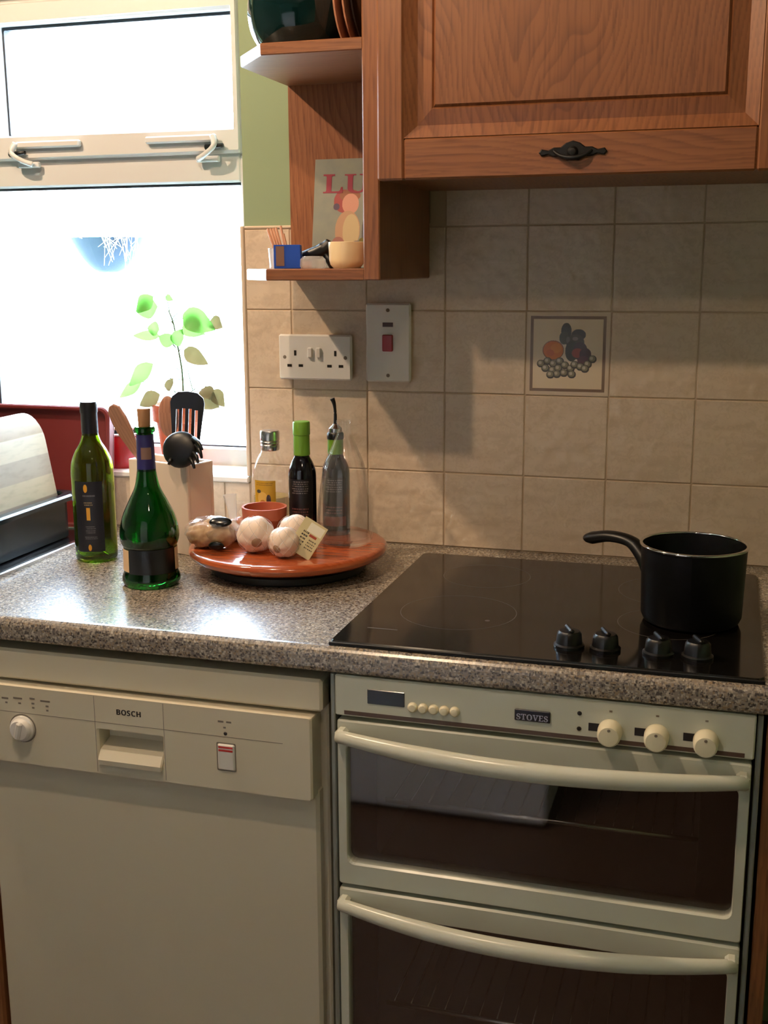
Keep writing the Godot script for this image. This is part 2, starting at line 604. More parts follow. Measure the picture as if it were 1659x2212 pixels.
	# wall tile: cream glaze with faint marbling and a wavy surface
	for k in 3:
		var ti := Image.create(128, 128, false, Image.FORMAT_RGB8)
		var ta := noise(50 + k, 0.018, 3)
		var tb := noise(70 + k, 0.06, 2)
		for y in 128:
			for x in 128:
				var s := absf(ta.get_noise_2d(x + 40.0 * tb.get_noise_2d(x, y), y * 1.3))
				var c := Color(0.84, 0.765, 0.675).lerp(Color(0.78, 0.70, 0.605), clampf(1.0 - s * 4.0, 0.0, 1.0) * 0.55)
				ti.set_pixel(x, y, c)
		var m := print_mat("tile_%d" % k, ti, 0.30)
		m.uv1_triplanar = true
		m.uv1_scale = Vector3(1 / TP, 1 / TP, 1 / TP)
		m.uv1_offset = Vector3(0.5, 0.5, 0.5)
		var hn := NoiseTexture2D.new()
		hn.width = 128; hn.height = 128; hn.seamless = true
		hn.noise = noise(20 + k, 0.03, 2)
		hn.as_normal_map = true
		hn.bump_strength = 4.0
		m.normal_enabled = true
		m.normal_texture = hn
		m.normal_scale = 0.35
	mat("tile_trim", Color(0.84, 0.77, 0.68), 0.3)
	# oak
	var o1 := oak(11, Color(0.55, 0.345, 0.20), Color(0.41, 0.235, 0.13), 0.41, 0.04, 0.30, 105.0)
	oak_mat("oak_panel", o1)
	var o2 := oak(12, Color(0.555, 0.35, 0.205), Color(0.42, 0.245, 0.14), 1.3, 0.2, 0.06, 80.0)
	oak_mat("oak_vertical", o2)
	var o3 := oak(13, Color(0.555, 0.35, 0.205), Color(0.42, 0.245, 0.14), 1.2, 0.15, 0.16, 90.0, false)
	oak_mat("oak_horizontal", o3, false)
	var o4 := oak(14, Color(0.60, 0.385, 0.24), Color(0.44, 0.26, 0.155), 0.55, 0.01, 0.30, 60.0)
	oak_mat("oak_back", o4, true, 0.55, 1.1)
	# chopping board: glued staves of pale and darker wood
	var ci := Image.create(256, 128, false, Image.FORMAT_RGB8)
	var cn := noise(31, 0.05, 3)
	var stave := [Color(0.62, 0.52, 0.40), Color(0.75, 0.68, 0.57), Color(0.64, 0.57, 0.48), Color(0.73, 0.65, 0.52), Color(0.54, 0.45, 0.36), Color(0.74, 0.65, 0.52)]
	for y in 128:
		for x in 256:
			var c: Color = stave[(y / 22) % 6]
			ci.set_pixel(x, y, c.darkened(0.10 * maxf(0.0, cn.get_noise_2d(x * 0.4, y * 3.0))))
	print_mat("board_wood", ci, 0.4)
	# turntable: polished reddish wood
	var o5 := oak(17, Color(0.72, 0.36, 0.19), Color(0.58, 0.25, 0.12), 1.5, 0.3, 0.05, 26.0, false)
	var mt := oak_mat("turntable_wood", o5, false, 0.5, 0.8)
	mt.roughness = 0.16
	mt.clearcoat_enabled = true
	mt.clearcoat = 0.5
	mt.clearcoat_roughness = 0.1
	# wooden spoon
	var o6 := oak(19, Color(0.66, 0.46, 0.35), Color(0.52, 0.34, 0.25), 1.5, 0.3, 0.05, 26.0)
	oak_mat("spoon_wood", o6, true, 0.2, 0.5).roughness = 0.6
	mat("flask_label", Color(0.04, 0.045, 0.05), 0.3)
	mat("dark_liquid", Color(0.03, 0.05, 0.03), 0.1)
	mat("cork", Color(0.62, 0.45, 0.30), 0.85)
	mat("patio", Color(0.86, 0.85, 0.82), 0.9)
	mat("basket", Color(0.12, 0.17, 0.25), 0.9)
	mat("straw", Color(0.72, 0.70, 0.66), 0.9)
	mat("fridge_white", Color(0.92, 0.93, 0.95), 0.35)
	mat("door_dark", Color(0.13, 0.085, 0.06), 0.6)

# ================================================================ lamps
func spotlight(at: Vector3, towards: Vector3, energy: float, where: String) -> void:
	var t := thing("ceiling_spotlight", "small white ceiling spotlight with a warm bulb " + where, "spotlight", Vector3(at.x, 2.5, at.z), 0.0, "ceiling spotlights of the kitchen")
	part("base", lathe([Vector2(0, 0), Vector2(0.04, 0), Vector2(0.045, -0.006), Vector2(0.045, -0.018), Vector2(0.012, -0.022), Vector2(0.008, -0.045), Vector2(0, -0.045)].map(func(p): return Vector2(p.x, p.y)), 24), M.white_plastic, t)
	var b := Basis.looking_at(towards.normalized(), Vector3(0, 0.1, 1))
	var head := part("head", lathe([Vector2(0, 0), Vector2(0.02, 0), Vector2(0.03, -0.02), Vector2(0.033, -0.06), Vector2(0.030, -0.06), Vector2(0.027, -0.02), Vector2(0, -0.012)], 24, 38, 0, TAU, Transform3D(Basis.from_euler(Vector3(PI / 2, 0, 0)), Vector3.ZERO)), M.white_plastic, t, Vector3(0, -0.045, 0))
	head.basis = b
	var bulb := part("bulb", lathe([Vector2(0, -0.003), Vector2(0.024, 0), Vector2(0.020, 0.012), Vector2(0, 0.016)], 20, 38, 0, TAU, Transform3D(Basis.from_euler(Vector3(-PI / 2, 0, 0)), Vector3(0, 0, -0.045))), M.bulb_glow, t, Vector3(0, -0.045, 0))
	bulb.basis = b
	var l := SpotLight3D.new()
	l.name = "lamp_light"
	l.light_color = Color(1.0, 0.865, 0.715)
	l.light_energy = energy
	l.light_size = 0.022
	l.spot_range = 12.0
	l.spot_attenuation = 2.0
	l.spot_angle = 68.0
	l.spot_angle_attenuation = 0.4
	l.shadow_enabled = true
	t.add_child(l)
	l.basis = b
	l.position = Vector3(0, -0.045, 0) + b * Vector3(0, 0, -0.085)

# ================================================================ room
func build_room() -> void:
	var w := structure("wall_back", "sage green kitchen wall with cream tiles around the window", "wall")
	var st := st_new()
	bb(st, Vector3(-2.3, 0, -0.25), Vector3(-0.40, 1.016, -0.008))
	bb(st, Vector3(-0.40, 0, -0.25), Vector3(1.3, 2.5, -0.008))
	bb(st, Vector3(-2.3, 2.03, -0.25), Vector3(-0.40, 2.5, -0.008))
	bb(st, Vector3(-2.3, 1.016, -0.25), Vector3(-1.11, 2.03, -0.008))
	part("plaster", done(st), M.plaster_green, w)
	var f := structure("floor", "brown kitchen floor", "floor")
	part("floor_slab", bbm(Vector3(-2.3, -0.1, -0.25), Vector3(1.3, 0, 4.3)), M.floor_brown, f)
	var c := structure("ceiling", "white kitchen ceiling", "ceiling")
	part("ceiling_slab", bbm(Vector3(-2.3, 2.5, -0.25), Vector3(1.3, 2.6, 4.3)), M.ceiling_white, c)
	var wl := structure("wall_left", "cream side wall beyond the sink", "wall")
	part("plaster", bbm(Vector3(-2.4, 0, -0.25), Vector3(-2.3, 2.5, 4.3)), M.wall_cream, wl)
	var wr := structure("wall_right", "sage green side wall beyond the oven", "wall")
	part("plaster", bbm(Vector3(1.3, 0, -0.25), Vector3(1.4, 2.5, 4.3)), M.plaster_green, wr)
	var wf := structure("wall_front", "cream wall opposite the worktop", "wall")
	part("plaster", bbm(Vector3(-2.3, 0, 4.2), Vector3(1.3, 2.5, 4.3)), M.wall_cream, wf)
	var d := structure("door_1", "added dark door opposite the oven in place of the person its glass mirrors", "door")  # unseen door, added as the dark shape the oven glass mirrors
	part("door_leaf", bbm(Vector3(0.20, 0, 4.14), Vector3(1.10, 2.0, 4.2), 0.004), M.door_dark, d)
	part("door_handle", tube([Vector3(0.28, 1.0, 4.10), Vector3(0.40, 1.0, 4.10)], [0.01, 0.009]), M.steel, d)
	part("door_handle_rose", bbm(Vector3(0.26, 0.98, 4.10), Vector3(0.30, 1.02, 4.14)), M.steel, d)
	# the fridge that the oven door mirrors
	var fr := thing("fridge", "white upright fridge opposite the oven", "fridge", Vector3(-0.24, 0, 2.205))
	part("body", box(Vector3(0.72, 1.66, 0.56), 0.006, Vector3(0, 0.85, 0.02)), M.fridge_white, fr)
	part("door", box(Vector3(0.72, 1.05, 0.05), 0.012, Vector3(0, 1.155, -0.292)), M.fridge_white, fr)
	part("door", box(Vector3(0.72, 0.60, 0.05), 0.008, Vector3(0, 0.312, -0.292)), M.fridge_white, fr)
	part("plinth", box(Vector3(0.66, 0.04, 0.5), 0.0, Vector3(0, 0.02, 0.02)), M.dark_gap, fr)

# ================================================================ window
func build_window() -> void:
	var w := structure("window_1", "white framed kitchen window with an opening top light", "window")
	var zb := -0.17; var zf := -0.115
	var x0 := -1.11; var x1 := -0.40; var y0 := 1.016; var y1 := 2.03
	var st := st_new()
	# outer frame
	bb(st, Vector3(x1 - 0.052, y0, zb), Vector3(x1, y1, zf), 0.004)
	bb(st, Vector3(x0, y0, zb), Vector3(x0 + 0.052, y1, zf), 0.004)
	bb(st, Vector3(x0 + 0.05, y0, zb), Vector3(x1 - 0.05, 1.066, zf), 0.004)
	bb(st, Vector3(x0 + 0.05, 1.966, zb), Vector3(x1 - 0.05, y1, zf), 0.004)
	# transom
	bb(st, Vector3(-1.06, 1.607, zb), Vector3(x1 - 0.05, 1.668, zf), 0.004)
	part("frame", done(st), M.upvc, w)
	# opening top light: sash
	part("sash", ring(rrect(-1.045, 1.662, -0.445, 1.972, 0.002, 1), rrect(-0.985, 1.712, -0.457, 1.931, 0.002, 1), -0.165, -0.098, 0.006), M.upvc, w)
	# black gaskets
	part("gasket", ring(rrect(-0.988, 1.709, -0.454, 1.934, 0.002, 1), rrect(-0.981, 1.715, -0.460, 1.925, 0.002, 1), -0.144, -0.126), M.gasket, w)
	part("gasket", ring(rrect(-1.058, 1.063, -0.449, 1.610, 0.002, 1), rrect(-1.052, 1.069, -0.455, 1.602, 0.002, 1), -0.144, -0.126), M.gasket, w)
	part("pane", bbm(Vector3(-0.986, 1.711, -0.142), Vector3(-0.456, 1.932, -0.138)), M.window_glass, w)
	part("pane", bbm(Vector3(-1.056, 1.065, -0.142), Vector3(-0.451, 1.608, -0.138)), M.window_glass, w)
	# casement stays on the bottom of the top light
	for s in [[-0.945, 1.0, -0.885], [-0.495, -1.0, -0.56]]:
		var bar := part("stay", bbm(Vector3(minf(s[0], s[0] + 0.15 * s[1]), 1.684, -0.098), Vector3(maxf(s[0], s[0] + 0.15 * s[1]), 1.698, -0.084), 0.003), M.upvc, w)
		part("stay_arm", tube(curve3([Vector3(s[0], 1.694, -0.086), Vector3(s[0] - 0.005 * s[1], 1.675, -0.076), Vector3(s[0] + 0.015 * s[1], 1.660, -0.080), Vector3(s[0] + 0.035 * s[1], 1.652, -0.090)]), [0.007, 0.005, 0.006]), M.upvc, bar)
		part("stay_peg", tube([Vector3(s[0] - 0.02, 1.674, -0.094), Vector3(s[0] + 0.02, 1.676, -0.088)], [0.006, 0.004]), M.black_plastic, bar)
		part("stay_plate", box(Vector3(0.05, 0.012, 0.010), 0.002, Vector3(s[0] + 0.02 * s[1], 1.652, -0.102)), M.upvc, bar)
	part("window_sill", bbm(Vector3(x0, y0 - 0.001, -0.118), Vector3(x1 - 0.001, 1.028, 0.006), 0.003), M.sill_white, w)

func build_tiles() -> void:
	var w := get_node("wall_back")
	# grout behind the tiles
	var st := st_new()
	bb(st, Vector3(-0.400, 0.86, -0.009), Vector3(-0.03, TY + 4 * TP, -0.0022))
	bb(st, Vector3(-0.03, 0.86, -0.009), Vector3(1.0, TY + 5 * TP, -0.0022))
	bb(st, Vector3(-1.4, 0.86, -0.009), Vector3(-0.400, 1.0155, -0.0022))
	part("grout", done(st), M.grout, w)
	var full := box(Vector3(TP - 0.0022, TP - 0.0022, 0.006), 0.0012)
	var g := 0.0011
	for j in 5:
		for i in range(-3, 6):
			if j == 4 and i < 0: continue
			var xa := maxf(i * TP, -0.398)
			var xb := (i + 1) * TP
			if i == 0 and j == 4: pass
			var ya := maxf(TY + j * TP, 0.9105) if j == 0 else TY + j * TP
			var yb := TY + (j + 1) * TP
			if i == 1 and j == 2: continue     # the decorated tile
			var mesh: Mesh = full
			var whole := xb - xa > 0.15 and j > 0
			if not whole: mesh = box(Vector3(xb - xa - 2 * g, yb - ya - 2 * g, 0.006), 0.0012)
			part("tile", mesh, M["tile_%d" % ((i * 7 + j * 5 + 70) % 3)], w, Vector3((xa + xb) / 2, (ya + yb) / 2, -0.003 + rng.randf_range(-0.0003, 0.0003)), Vector3(rng.randf_range(-0.002, 0.002), rng.randf_range(-0.002, 0.002), 0))
	for i in range(-9, -2):
		var xa := i * TP
		var xb := minf((i + 1) * TP, -0.400)
		part("tile", box(Vector3(xb - xa - 2 * g, 1.0145 - 0.9105, 0.006), 0.0012), M["tile_%d" % ((i * 7 + 70) % 3)], w, Vector3((xa + xb) / 2, (1.0145 + 0.9105) / 2, -0.003))
	# decorated tile: fruit inside a painted border
	var im := Image.create(256, 256, false, Image.FORMAT_RGB8)
	var cream := Color(0.86, 0.79, 0.68)
	im.fill(Color(0.82, 0.75, 0.66))
	var bd := Color(0.50, 0.41, 0.34)
	im.fill_rect(Rect2i(12, 12, 232, 232), bd)
	im.fill_rect(Rect2i(21, 21, 214, 214), cream)
	var r2 := RandomNumberGenerator.new()
	r2.seed = 8
	var dk := Color(0.24, 0.22, 0.20)
	# leaves
	ell(im, 122, 58, 16, 26, Color(0.27, 0.26, 0.21)); ell(im, 116, 78, 15, 20, Color(0.30, 0.30, 0.22))
	ell(im, 160, 68, 22, 17, Color(0.27, 0.25, 0.21)); ell(im, 150, 92, 28, 26, Color(0.34, 0.32, 0.27))
	ell(im, 128, 84, 6, 10, Color(0.48, 0.46, 0.42)); ell(im, 150, 80, 9, 6, Color(0.55, 0.52, 0.50))
	ell(im, 140, 118, 20, 32, Color(0.29, 0.29, 0.23)); ell(im, 166, 118, 22, 28, Color(0.31, 0.25, 0.24))
	# peach, plum
	ell(im, 83, 116, 33, 30, Color(0.42, 0.27, 0.15)); ell(im, 83, 116, 31, 28, Color(0.80, 0.46, 0.20))
	ell(im, 92, 110, 17, 15, Color(0.84, 0.53, 0.24)); ell(im, 74, 124, 12, 10, Color(0.76, 0.40, 0.19))
	ell(im, 158, 124, 18, 15, Color(0.60, 0.31, 0.24)); ell(im, 182, 128, 18, 20, Color(0.31, 0.22, 0.23))
	ell(im, 176, 146, 18, 14, Color(0.38, 0.24, 0.25))
	# grapes
	for p in [[46, 158], [66, 150], [84, 158], [104, 150], [60, 172], [82, 178], [100, 172], [120, 162], [138, 172], [96, 190], [118, 186], [150, 160], [168, 166], [190, 158], [204, 142], [142, 190], [76, 192], [182, 172]]:
		ell(im, p[0], p[1], 13, 12, dk)
		ell(im, p[0] - 1, p[1] - 2, 10, 9, Color(0.50, 0.48, 0.38))
		ell(im, p[0] - 3, p[1] - 3, 5, 5, Color(0.74, 0.70, 0.62))
	var dm := print_mat("decor_tile", im, 0.3)
	part("decorated_tile", box_uv(TP - 2 * g, TP - 2 * g, 0.006), dm, w, Vector3(1.5 * TP, TY + 2.5 * TP, -0.003), Vector3.ZERO, "cream tile printed with fruit inside a brown border")
	# edge trims
	var tr := structure("trim_1", "slim cream edging strip where the tiles meet the window opening", "trim")
	part("edge_strip", bbm(Vector3(-0.4065, 1.029, -0.012), Vector3(-0.3975, TY + 4 * TP + 0.006, 0.0022), 0.002), M.tile_trim, tr)
	var tr2 := structure("trim_2", "cream rounded strip along the top edge of the tiles", "trim")
	part("edge_strip", bbm(Vector3(-0.397, TY + 4 * TP, -0.009), Vector3(-0.03, TY + 4 * TP + 0.006, 0.0015), 0.002), M.tile_trim, tr2)

func build_outside() -> void:
	var g := structure("ground", "pale patio outside the window", "ground")
	part("patio_slab", bbm(Vector3(-40, -0.25, -60), Vector3(40, -0.15, -0.25)), M.patio, g)
	# hanging basket
	var h := thing("hanging_basket", "blue grey hanging basket with dry straw outside the window", "basket", Vector3(-1.147, 1.428, -0.8))
	part("bowl", lathe(curve2([Vector2(0, 0), Vector2(0.03, 0.001), Vector2(0.058, 0.022), Vector2(0.085, 0.06), Vector2(0.102, 0.092)]) + [Vector2(0.099, 0.093)] + curve2([Vector2(0.08, 0.06), Vector2(0.05, 0.024), Vector2(0, 0.006)]), 36), M.basket, h)
	part("soil", lathe([Vector2(0.090, 0.075), Vector2(0.05, 0.086), Vector2(0, 0.09)], 24), M.soil, h)
	var st := st_new()
	for k in 46:
		var a := rng.randf_range(0.1, 1.3) + 0.15
		if k % 4 == 0: a = rng.randf_range(-PI, PI)
		var r0 := rng.randf_range(0.07, 0.1)
		var p0 := Vector3(sin(a) * r0, 0.085, cos(a) * r0)
		var p1 := Vector3(sin(a) * 0.108, 0.09 + rng.randf_range(0.0, 0.015), cos(a) * 0.108)
		var a2 := a + rng.randf_range(-0.5, 0.5)
		var yy := rng.randf_range(0.01, 0.08) if k % 4 else 0.1
		var rr := 0.06 + 0.5 * yy
		tube_to(st, curve3([p0, p1, Vector3(sin(a2) * (rr + 0.008), yy, cos(a2) * (rr + 0.008))], 4), [0.0009, 0.0007], 5)
	var s := part("straw", done(st), M.straw, h)
	s.set_meta("kind", "stuff")
	for k in 3:
		var a := TAU * k / 3 + 0.4
		part("hanging_wire", tube([Vector3(sin(a) * 0.1, 0.092, cos(a) * 0.1), Vector3(0, 0.9, 0)], [0.0005, 0.0005], 5), M.basket, h)
	part("bracket", tube([Vector3(0, 0.9, 0), Vector3(0, 0.93, 0.02), Vector3(0, 0.93, 0.56)], [0.006, 0.006], 8), M.basket, h)

# ================================================================ worktop
func build_worktop() -> void:
	var prof := PackedVector2Array()   # (z, y)
	prof.append(Vector2(0.0, 0.872)); 
	for k in 5:
		var a := -PI / 2 + PI / 2 * k / 4
		prof.append(Vector2(0.625 + 0.008 * cos(a), 0.880 + 0.008 * sin(a)))
	for k in 6:
		var a := PI / 2 * k / 5
		prof.append(Vector2(0.619 + 0.014 * cos(a), 0.896 + 0.014 * sin(a)))
	prof.append(Vector2(0.0, 0.910))
	# extrude along x: map (px, py, pz) -> (x = -pz, y = py, z = px)
	var x := Transform3D(Basis(Vector3(0, 0, 1), Vector3(0, 1, 0), Vector3(-1, 0, 0)), Vector3.ZERO)
	var o := thing("worktop", "grey speckled laminate worktop with a rounded front edge", "worktop")
	part("slab", prism(prof, -0.60, 2.2, 0.0, x, false), M.worktop, o)

# ================================================================ dishwasher
func build_dishwasher() -> void:
	var t := thing("dishwasher", "white dishwasher under the worktop beside the double oven", "dishwasher", Vector3(-0.322, 0, 0))
	var L := -0.290; var R := 0.292
	part("body", bbm(Vector3(L, 0.03, 0.05), Vector3(R, 0.85, 0.596), 0.003), M.appliance_white, t)
	part("top_strip", bbm(Vector3(L, 0.806, 0.58), Vector3(R, 0.856, 0.622), 0.004), M.appliance_white, t)
	part("door", bbm(Vector3(L + 0.002, 0.10, 0.585), Vector3(R - 0.01, 0.682, 0.616), 0.005), M.appliance_white, t)
	part("kickboard", bbm(Vector3(L + 0.01, 0.0, 0.52), Vector3(R - 0.01, 0.09, 0.54)), M.appliance_white, t)
	# control panel with a grip pocket
	var px0 := -0.070; var px1 := 0.039; var py0 := 0.698; var py1 := 0.746
	var zf := 0.636
	var st := st_new()
	var outer := rrect(L + 0.001, 0.672, R - 0.012, 0.801, 0.003, 2)
	var inner := rrect(px0, py0, px1, py1, 0.003, 2)
	ring_to(st, outer, inner, 0.59, zf, 0.003)
	bb(st, Vector3(px0, py0, 0.59), Vector3(px1, py1, 0.602))
	var cp := part("control_panel", done(st), M.appliance_white, t)
	part("grip", prism(PackedVector2Array([Vector2(0.602, 0.697), Vector2(0.642, 0.690), Vector2(0.643, 0.698), Vector2(0.634, 0.712), Vector2(0.602, 0.722)]), -px1, -px0, 0.002, Transform3D(Basis(Vector3(0, 0, 1), Vector3(0, 1, 0), Vector3(-1, 0, 0)), Vector3.ZERO)), M.appliance_white, cp)
	# printed lines
	for l in [[Vector3(L + 0.003, 0.757, zf), Vector3(0.235, 0.7578, zf)], [Vector3(-0.0745, 0.675, zf), Vector3(-0.0738, 0.799, zf)], [Vector3(0.0425, 0.675, zf), Vector3(0.0432, 0.799, zf)]]:
		part("printed_line", bbm(l[0], l[1] + Vector3(0, 0, 0.0002)), M.print_grey, cp)
	var tx := part("lettering", text_mesh("BOSCH", 0.0085), M.print_dark, cp, Vector3(-0.0155, 0.777, zf + 0.0002))
	tx.scale = Vector3(1.12, 1, 1)
	# programme knob
	var k := part("knob", lathe([Vector2(0.0, 0.0), Vector2(0.021, 0), Vector2(0.021, 0.004), Vector2(0.018, 0.006), Vector2(0.0170, 0.011), Vector2(0.015, 0.013), Vector2(0, 0.0135)], 32, 38, 0, TAU, Transform3D(Basis.from_euler(Vector3(PI / 2, 0, 0)), Vector3.ZERO)), M.white_plastic, t, Vector3(-0.203, 0.732, zf))
	part("knob_grip", box(Vector3(0.010, 0.030, 0.008), 0.003, Vector3(0, 0, 0.014)), M.white_plastic, k, Vector3.ZERO, Vector3(0, 0, -0.25))
	part("knob_ring", ring(rrect(-0.0235, -0.0235, 0.0235, 0.0235, 0.0234, 8), rrect(-0.0215, -0.0215, 0.0215, 0.0215, 0.0214, 8), 0.0, 0.0006), M.print_grey, k)
	# small marks above the knob and by the switch
	for p in [[-0.232, 0.779, 0.012], [-0.209, 0.781, 0.016], [-0.183, 0.783, 0.009], [-0.160, 0.781, 0.017], [-0.230, 0.772, 0.004], [-0.206, 0.773, 0.005], [-0.182, 0.775, 0.005], [-0.182, 0.768, 0.004], [-0.157, 0.773, 0.005], [-0.157, 0.766, 0.004]]:
		part("printed_mark", bbm(Vector3(p[0] - p[2] / 2, p[1] - 0.0014, zf), Vector3(p[0] + p[2] / 2, p[1] + 0.0014, zf + 0.0002)), M.print_grey, cp)
	for p in [[0.137, 0.781, 0.009], [0.150, 0.781, 0.008], [0.143, 0.772, 0.004]]:
		part("printed_mark", bbm(Vector3(p[0] - p[2] / 2, p[1] - 0.0014, zf), Vector3(p[0] + p[2] / 2, p[1] + 0.0014, zf + 0.0002)), M.print_grey, cp)
	part("indicator_light", lathe([Vector2(0, 0), Vector2(0.003, 0), Vector2(0.002, 0.0012), Vector2(0, 0.0015)].map(func(p): return p), 12, 38, 0, TAU, Transform3D(Basis.from_euler(Vector3(PI / 2, 0, 0)), Vector3.ZERO)), M.print_dark, cp, Vector3(0.144, 0.7625, zf))
	var sw := part("switch", bbm(Vector3(0.131, 0.705, zf - 0.002), Vector3(0.158, 0.746, zf + 0.003), 0.002), M.white_plastic, t)
	part("switch_surround", ring(rrect(0.129, 0.703, 0.160, 0.748, 0.002, 2), rrect(0.1305, 0.7045, 0.1585, 0.7465, 0.002, 2), zf, zf + 0.0004), M.print_grey, sw)
	for y in [0.735, 0.740]:
		part("red_stripe", bbm(Vector3(0.133, y, zf + 0.003), Vector3(0.156, y + 0.003, zf + 0.0032)), M.red_print, sw)

# ================================================================ oven
func build_oven() -> void:
	var cx := 0.280
	var t := thing("double_oven", "white built-under double oven with curved bar handles below the hob", "oven", Vector3(cx, 0, 0))
	var L := -0.290; var R := 0.290
	# housing: open box of plates so that the cavities are hollow
	var st := st_new()
	bb(st, Vector3(L, 0.10, 0.08), Vector3(L + 0.05, 0.868, 0.60))
	bb(st, Vector3(R - 0.05, 0.10, 0.08), Vector3(R, 0.868, 0.60))
	bb(st, Vector3(L, 0.79, 0.08), Vector3(R, 0.868, 0.60))
	bb(st, Vector3(L, 0.52, 0.08), Vector3(R, 0.565, 0.60))
	bb(st, Vector3(L, 0.10, 0.08), Vector3(R, 0.15, 0.60))
	bb(st, Vector3(L, 0.10, 0.06), Vector3(R, 0.868, 0.13))
	part("housing", done(st), M.oven_enamel, t)
	# side trims
	for s in [-1.0, 1.0]:
		part("side_trim", bbm(Vector3(s * 0.2935 - 0.0035, 0.09, 0.585), Vector3(s * 0.2935 + 0.0035, 0.869, 0.622), 0.0015), M.trim_grey, t)
	# control panel
	var zf := 0.628
	var cp := part("control_panel", bbm(Vector3(L + 0.002, 0.808, 0.590), Vector3(R - 0.002, 0.8695, zf), 0.002), M.oven_white, t)
	part("panel_strip", bbm(Vector3(0.000 - 0.274, 0.8105, zf), Vector3(0.276, 0.8165, zf + 0.0006)), M.strip_brown, cp)
	part("display", bbm(Vector3(0.041 - cx, 0.8305, zf - 0.001), Vector3(0.096 - cx, 0.8525, zf + 0.0012), 0.0008), M.display, cp)
	for k in 5:
		part("button", lathe([Vector2(0.0072, 0), Vector2(0.0070, 0.004), Vector2(0.005, 0.0065), Vector2(0, 0.0075)], 18, 38, 0, TAU, Transform3D(Basis.from_euler(Vector3(PI / 2, 0, 0)), Vector3.ZERO)), M.knob_cream, cp, Vector3(0.108 + k * 0.0152 - cx, 0.8325, zf))
	var bd := part("badge", bbm(Vector3(0.253 - cx, 0.830, zf), Vector3(0.302 - cx, 0.8465, zf + 0.003), 0.001), M.badge, cp)
	var bt := part("lettering", text_mesh("STOVES", 0.0082, 0.0006, "Droid Serif"), M.badge_letters, bd, Vector3(0.2775 - cx, 0.8362, zf + 0.0032))
	bt.scale = Vector3(0.98, 1, 1)
	for y in [0.8485, 0.8265]:
		part("indicator_light", lathe([Vector2(0.0032, 0), Vector2(0.0024, 0.0015), Vector2(0, 0.002)], 12, 38, 0, TAU, Transform3D(Basis.from_euler(Vector3(PI / 2, 0, 0)), Vector3.ZERO)), M.print_dark, cp, Vector3(0.341 - cx, y, zf))
	for kx in [0.3825, 0.4435, 0.5065]:
		part("printed_window", bbm(Vector3(kx - 0.029 - cx, 0.8255, zf), Vector3(kx - 0.010 - cx, 0.8365, zf + 0.0005)), M.print_dark, cp)
		part("printed_mark", bbm(Vector3(kx - 0.002 - cx, 0.8545, zf), Vector3(kx + 0.002 - cx, 0.857, zf + 0.0003)), M.print_grey, cp)
		var kn := part("knob", lathe([Vector2(0, 0), Vector2(0.0165, 0), Vector2(0.0165, 0.006), Vector2(0.0155, 0.020), Vector2(0.013, 0.0235), Vector2(0, 0.0245)], 28, 38, 0, TAU, Transform3D(Basis.from_euler(Vector3(PI / 2, 0, 0)), Vector3.ZERO)), M.knob_cream, t, Vector3(kx - cx, 0.8285, zf))
		part("knob_pointer", lathe([Vector2(0.0022, 0), Vector2(0.0018, 0.001), Vector2(0, 0.001)], 10, 38, 0, TAU, Transform3D(Basis.from_euler(Vector3(PI / 2, 0, 0)), Vector3.ZERO)), M.print_grey, kn, Vector3(0, 0.009, 0.0238))
	# doors
	oven_door(t, 0.541, 0.801, 0.577, 0.766, 0.668)
	oven_door(t, 0.105, 0.535, 0.150, 0.497, 0.330)

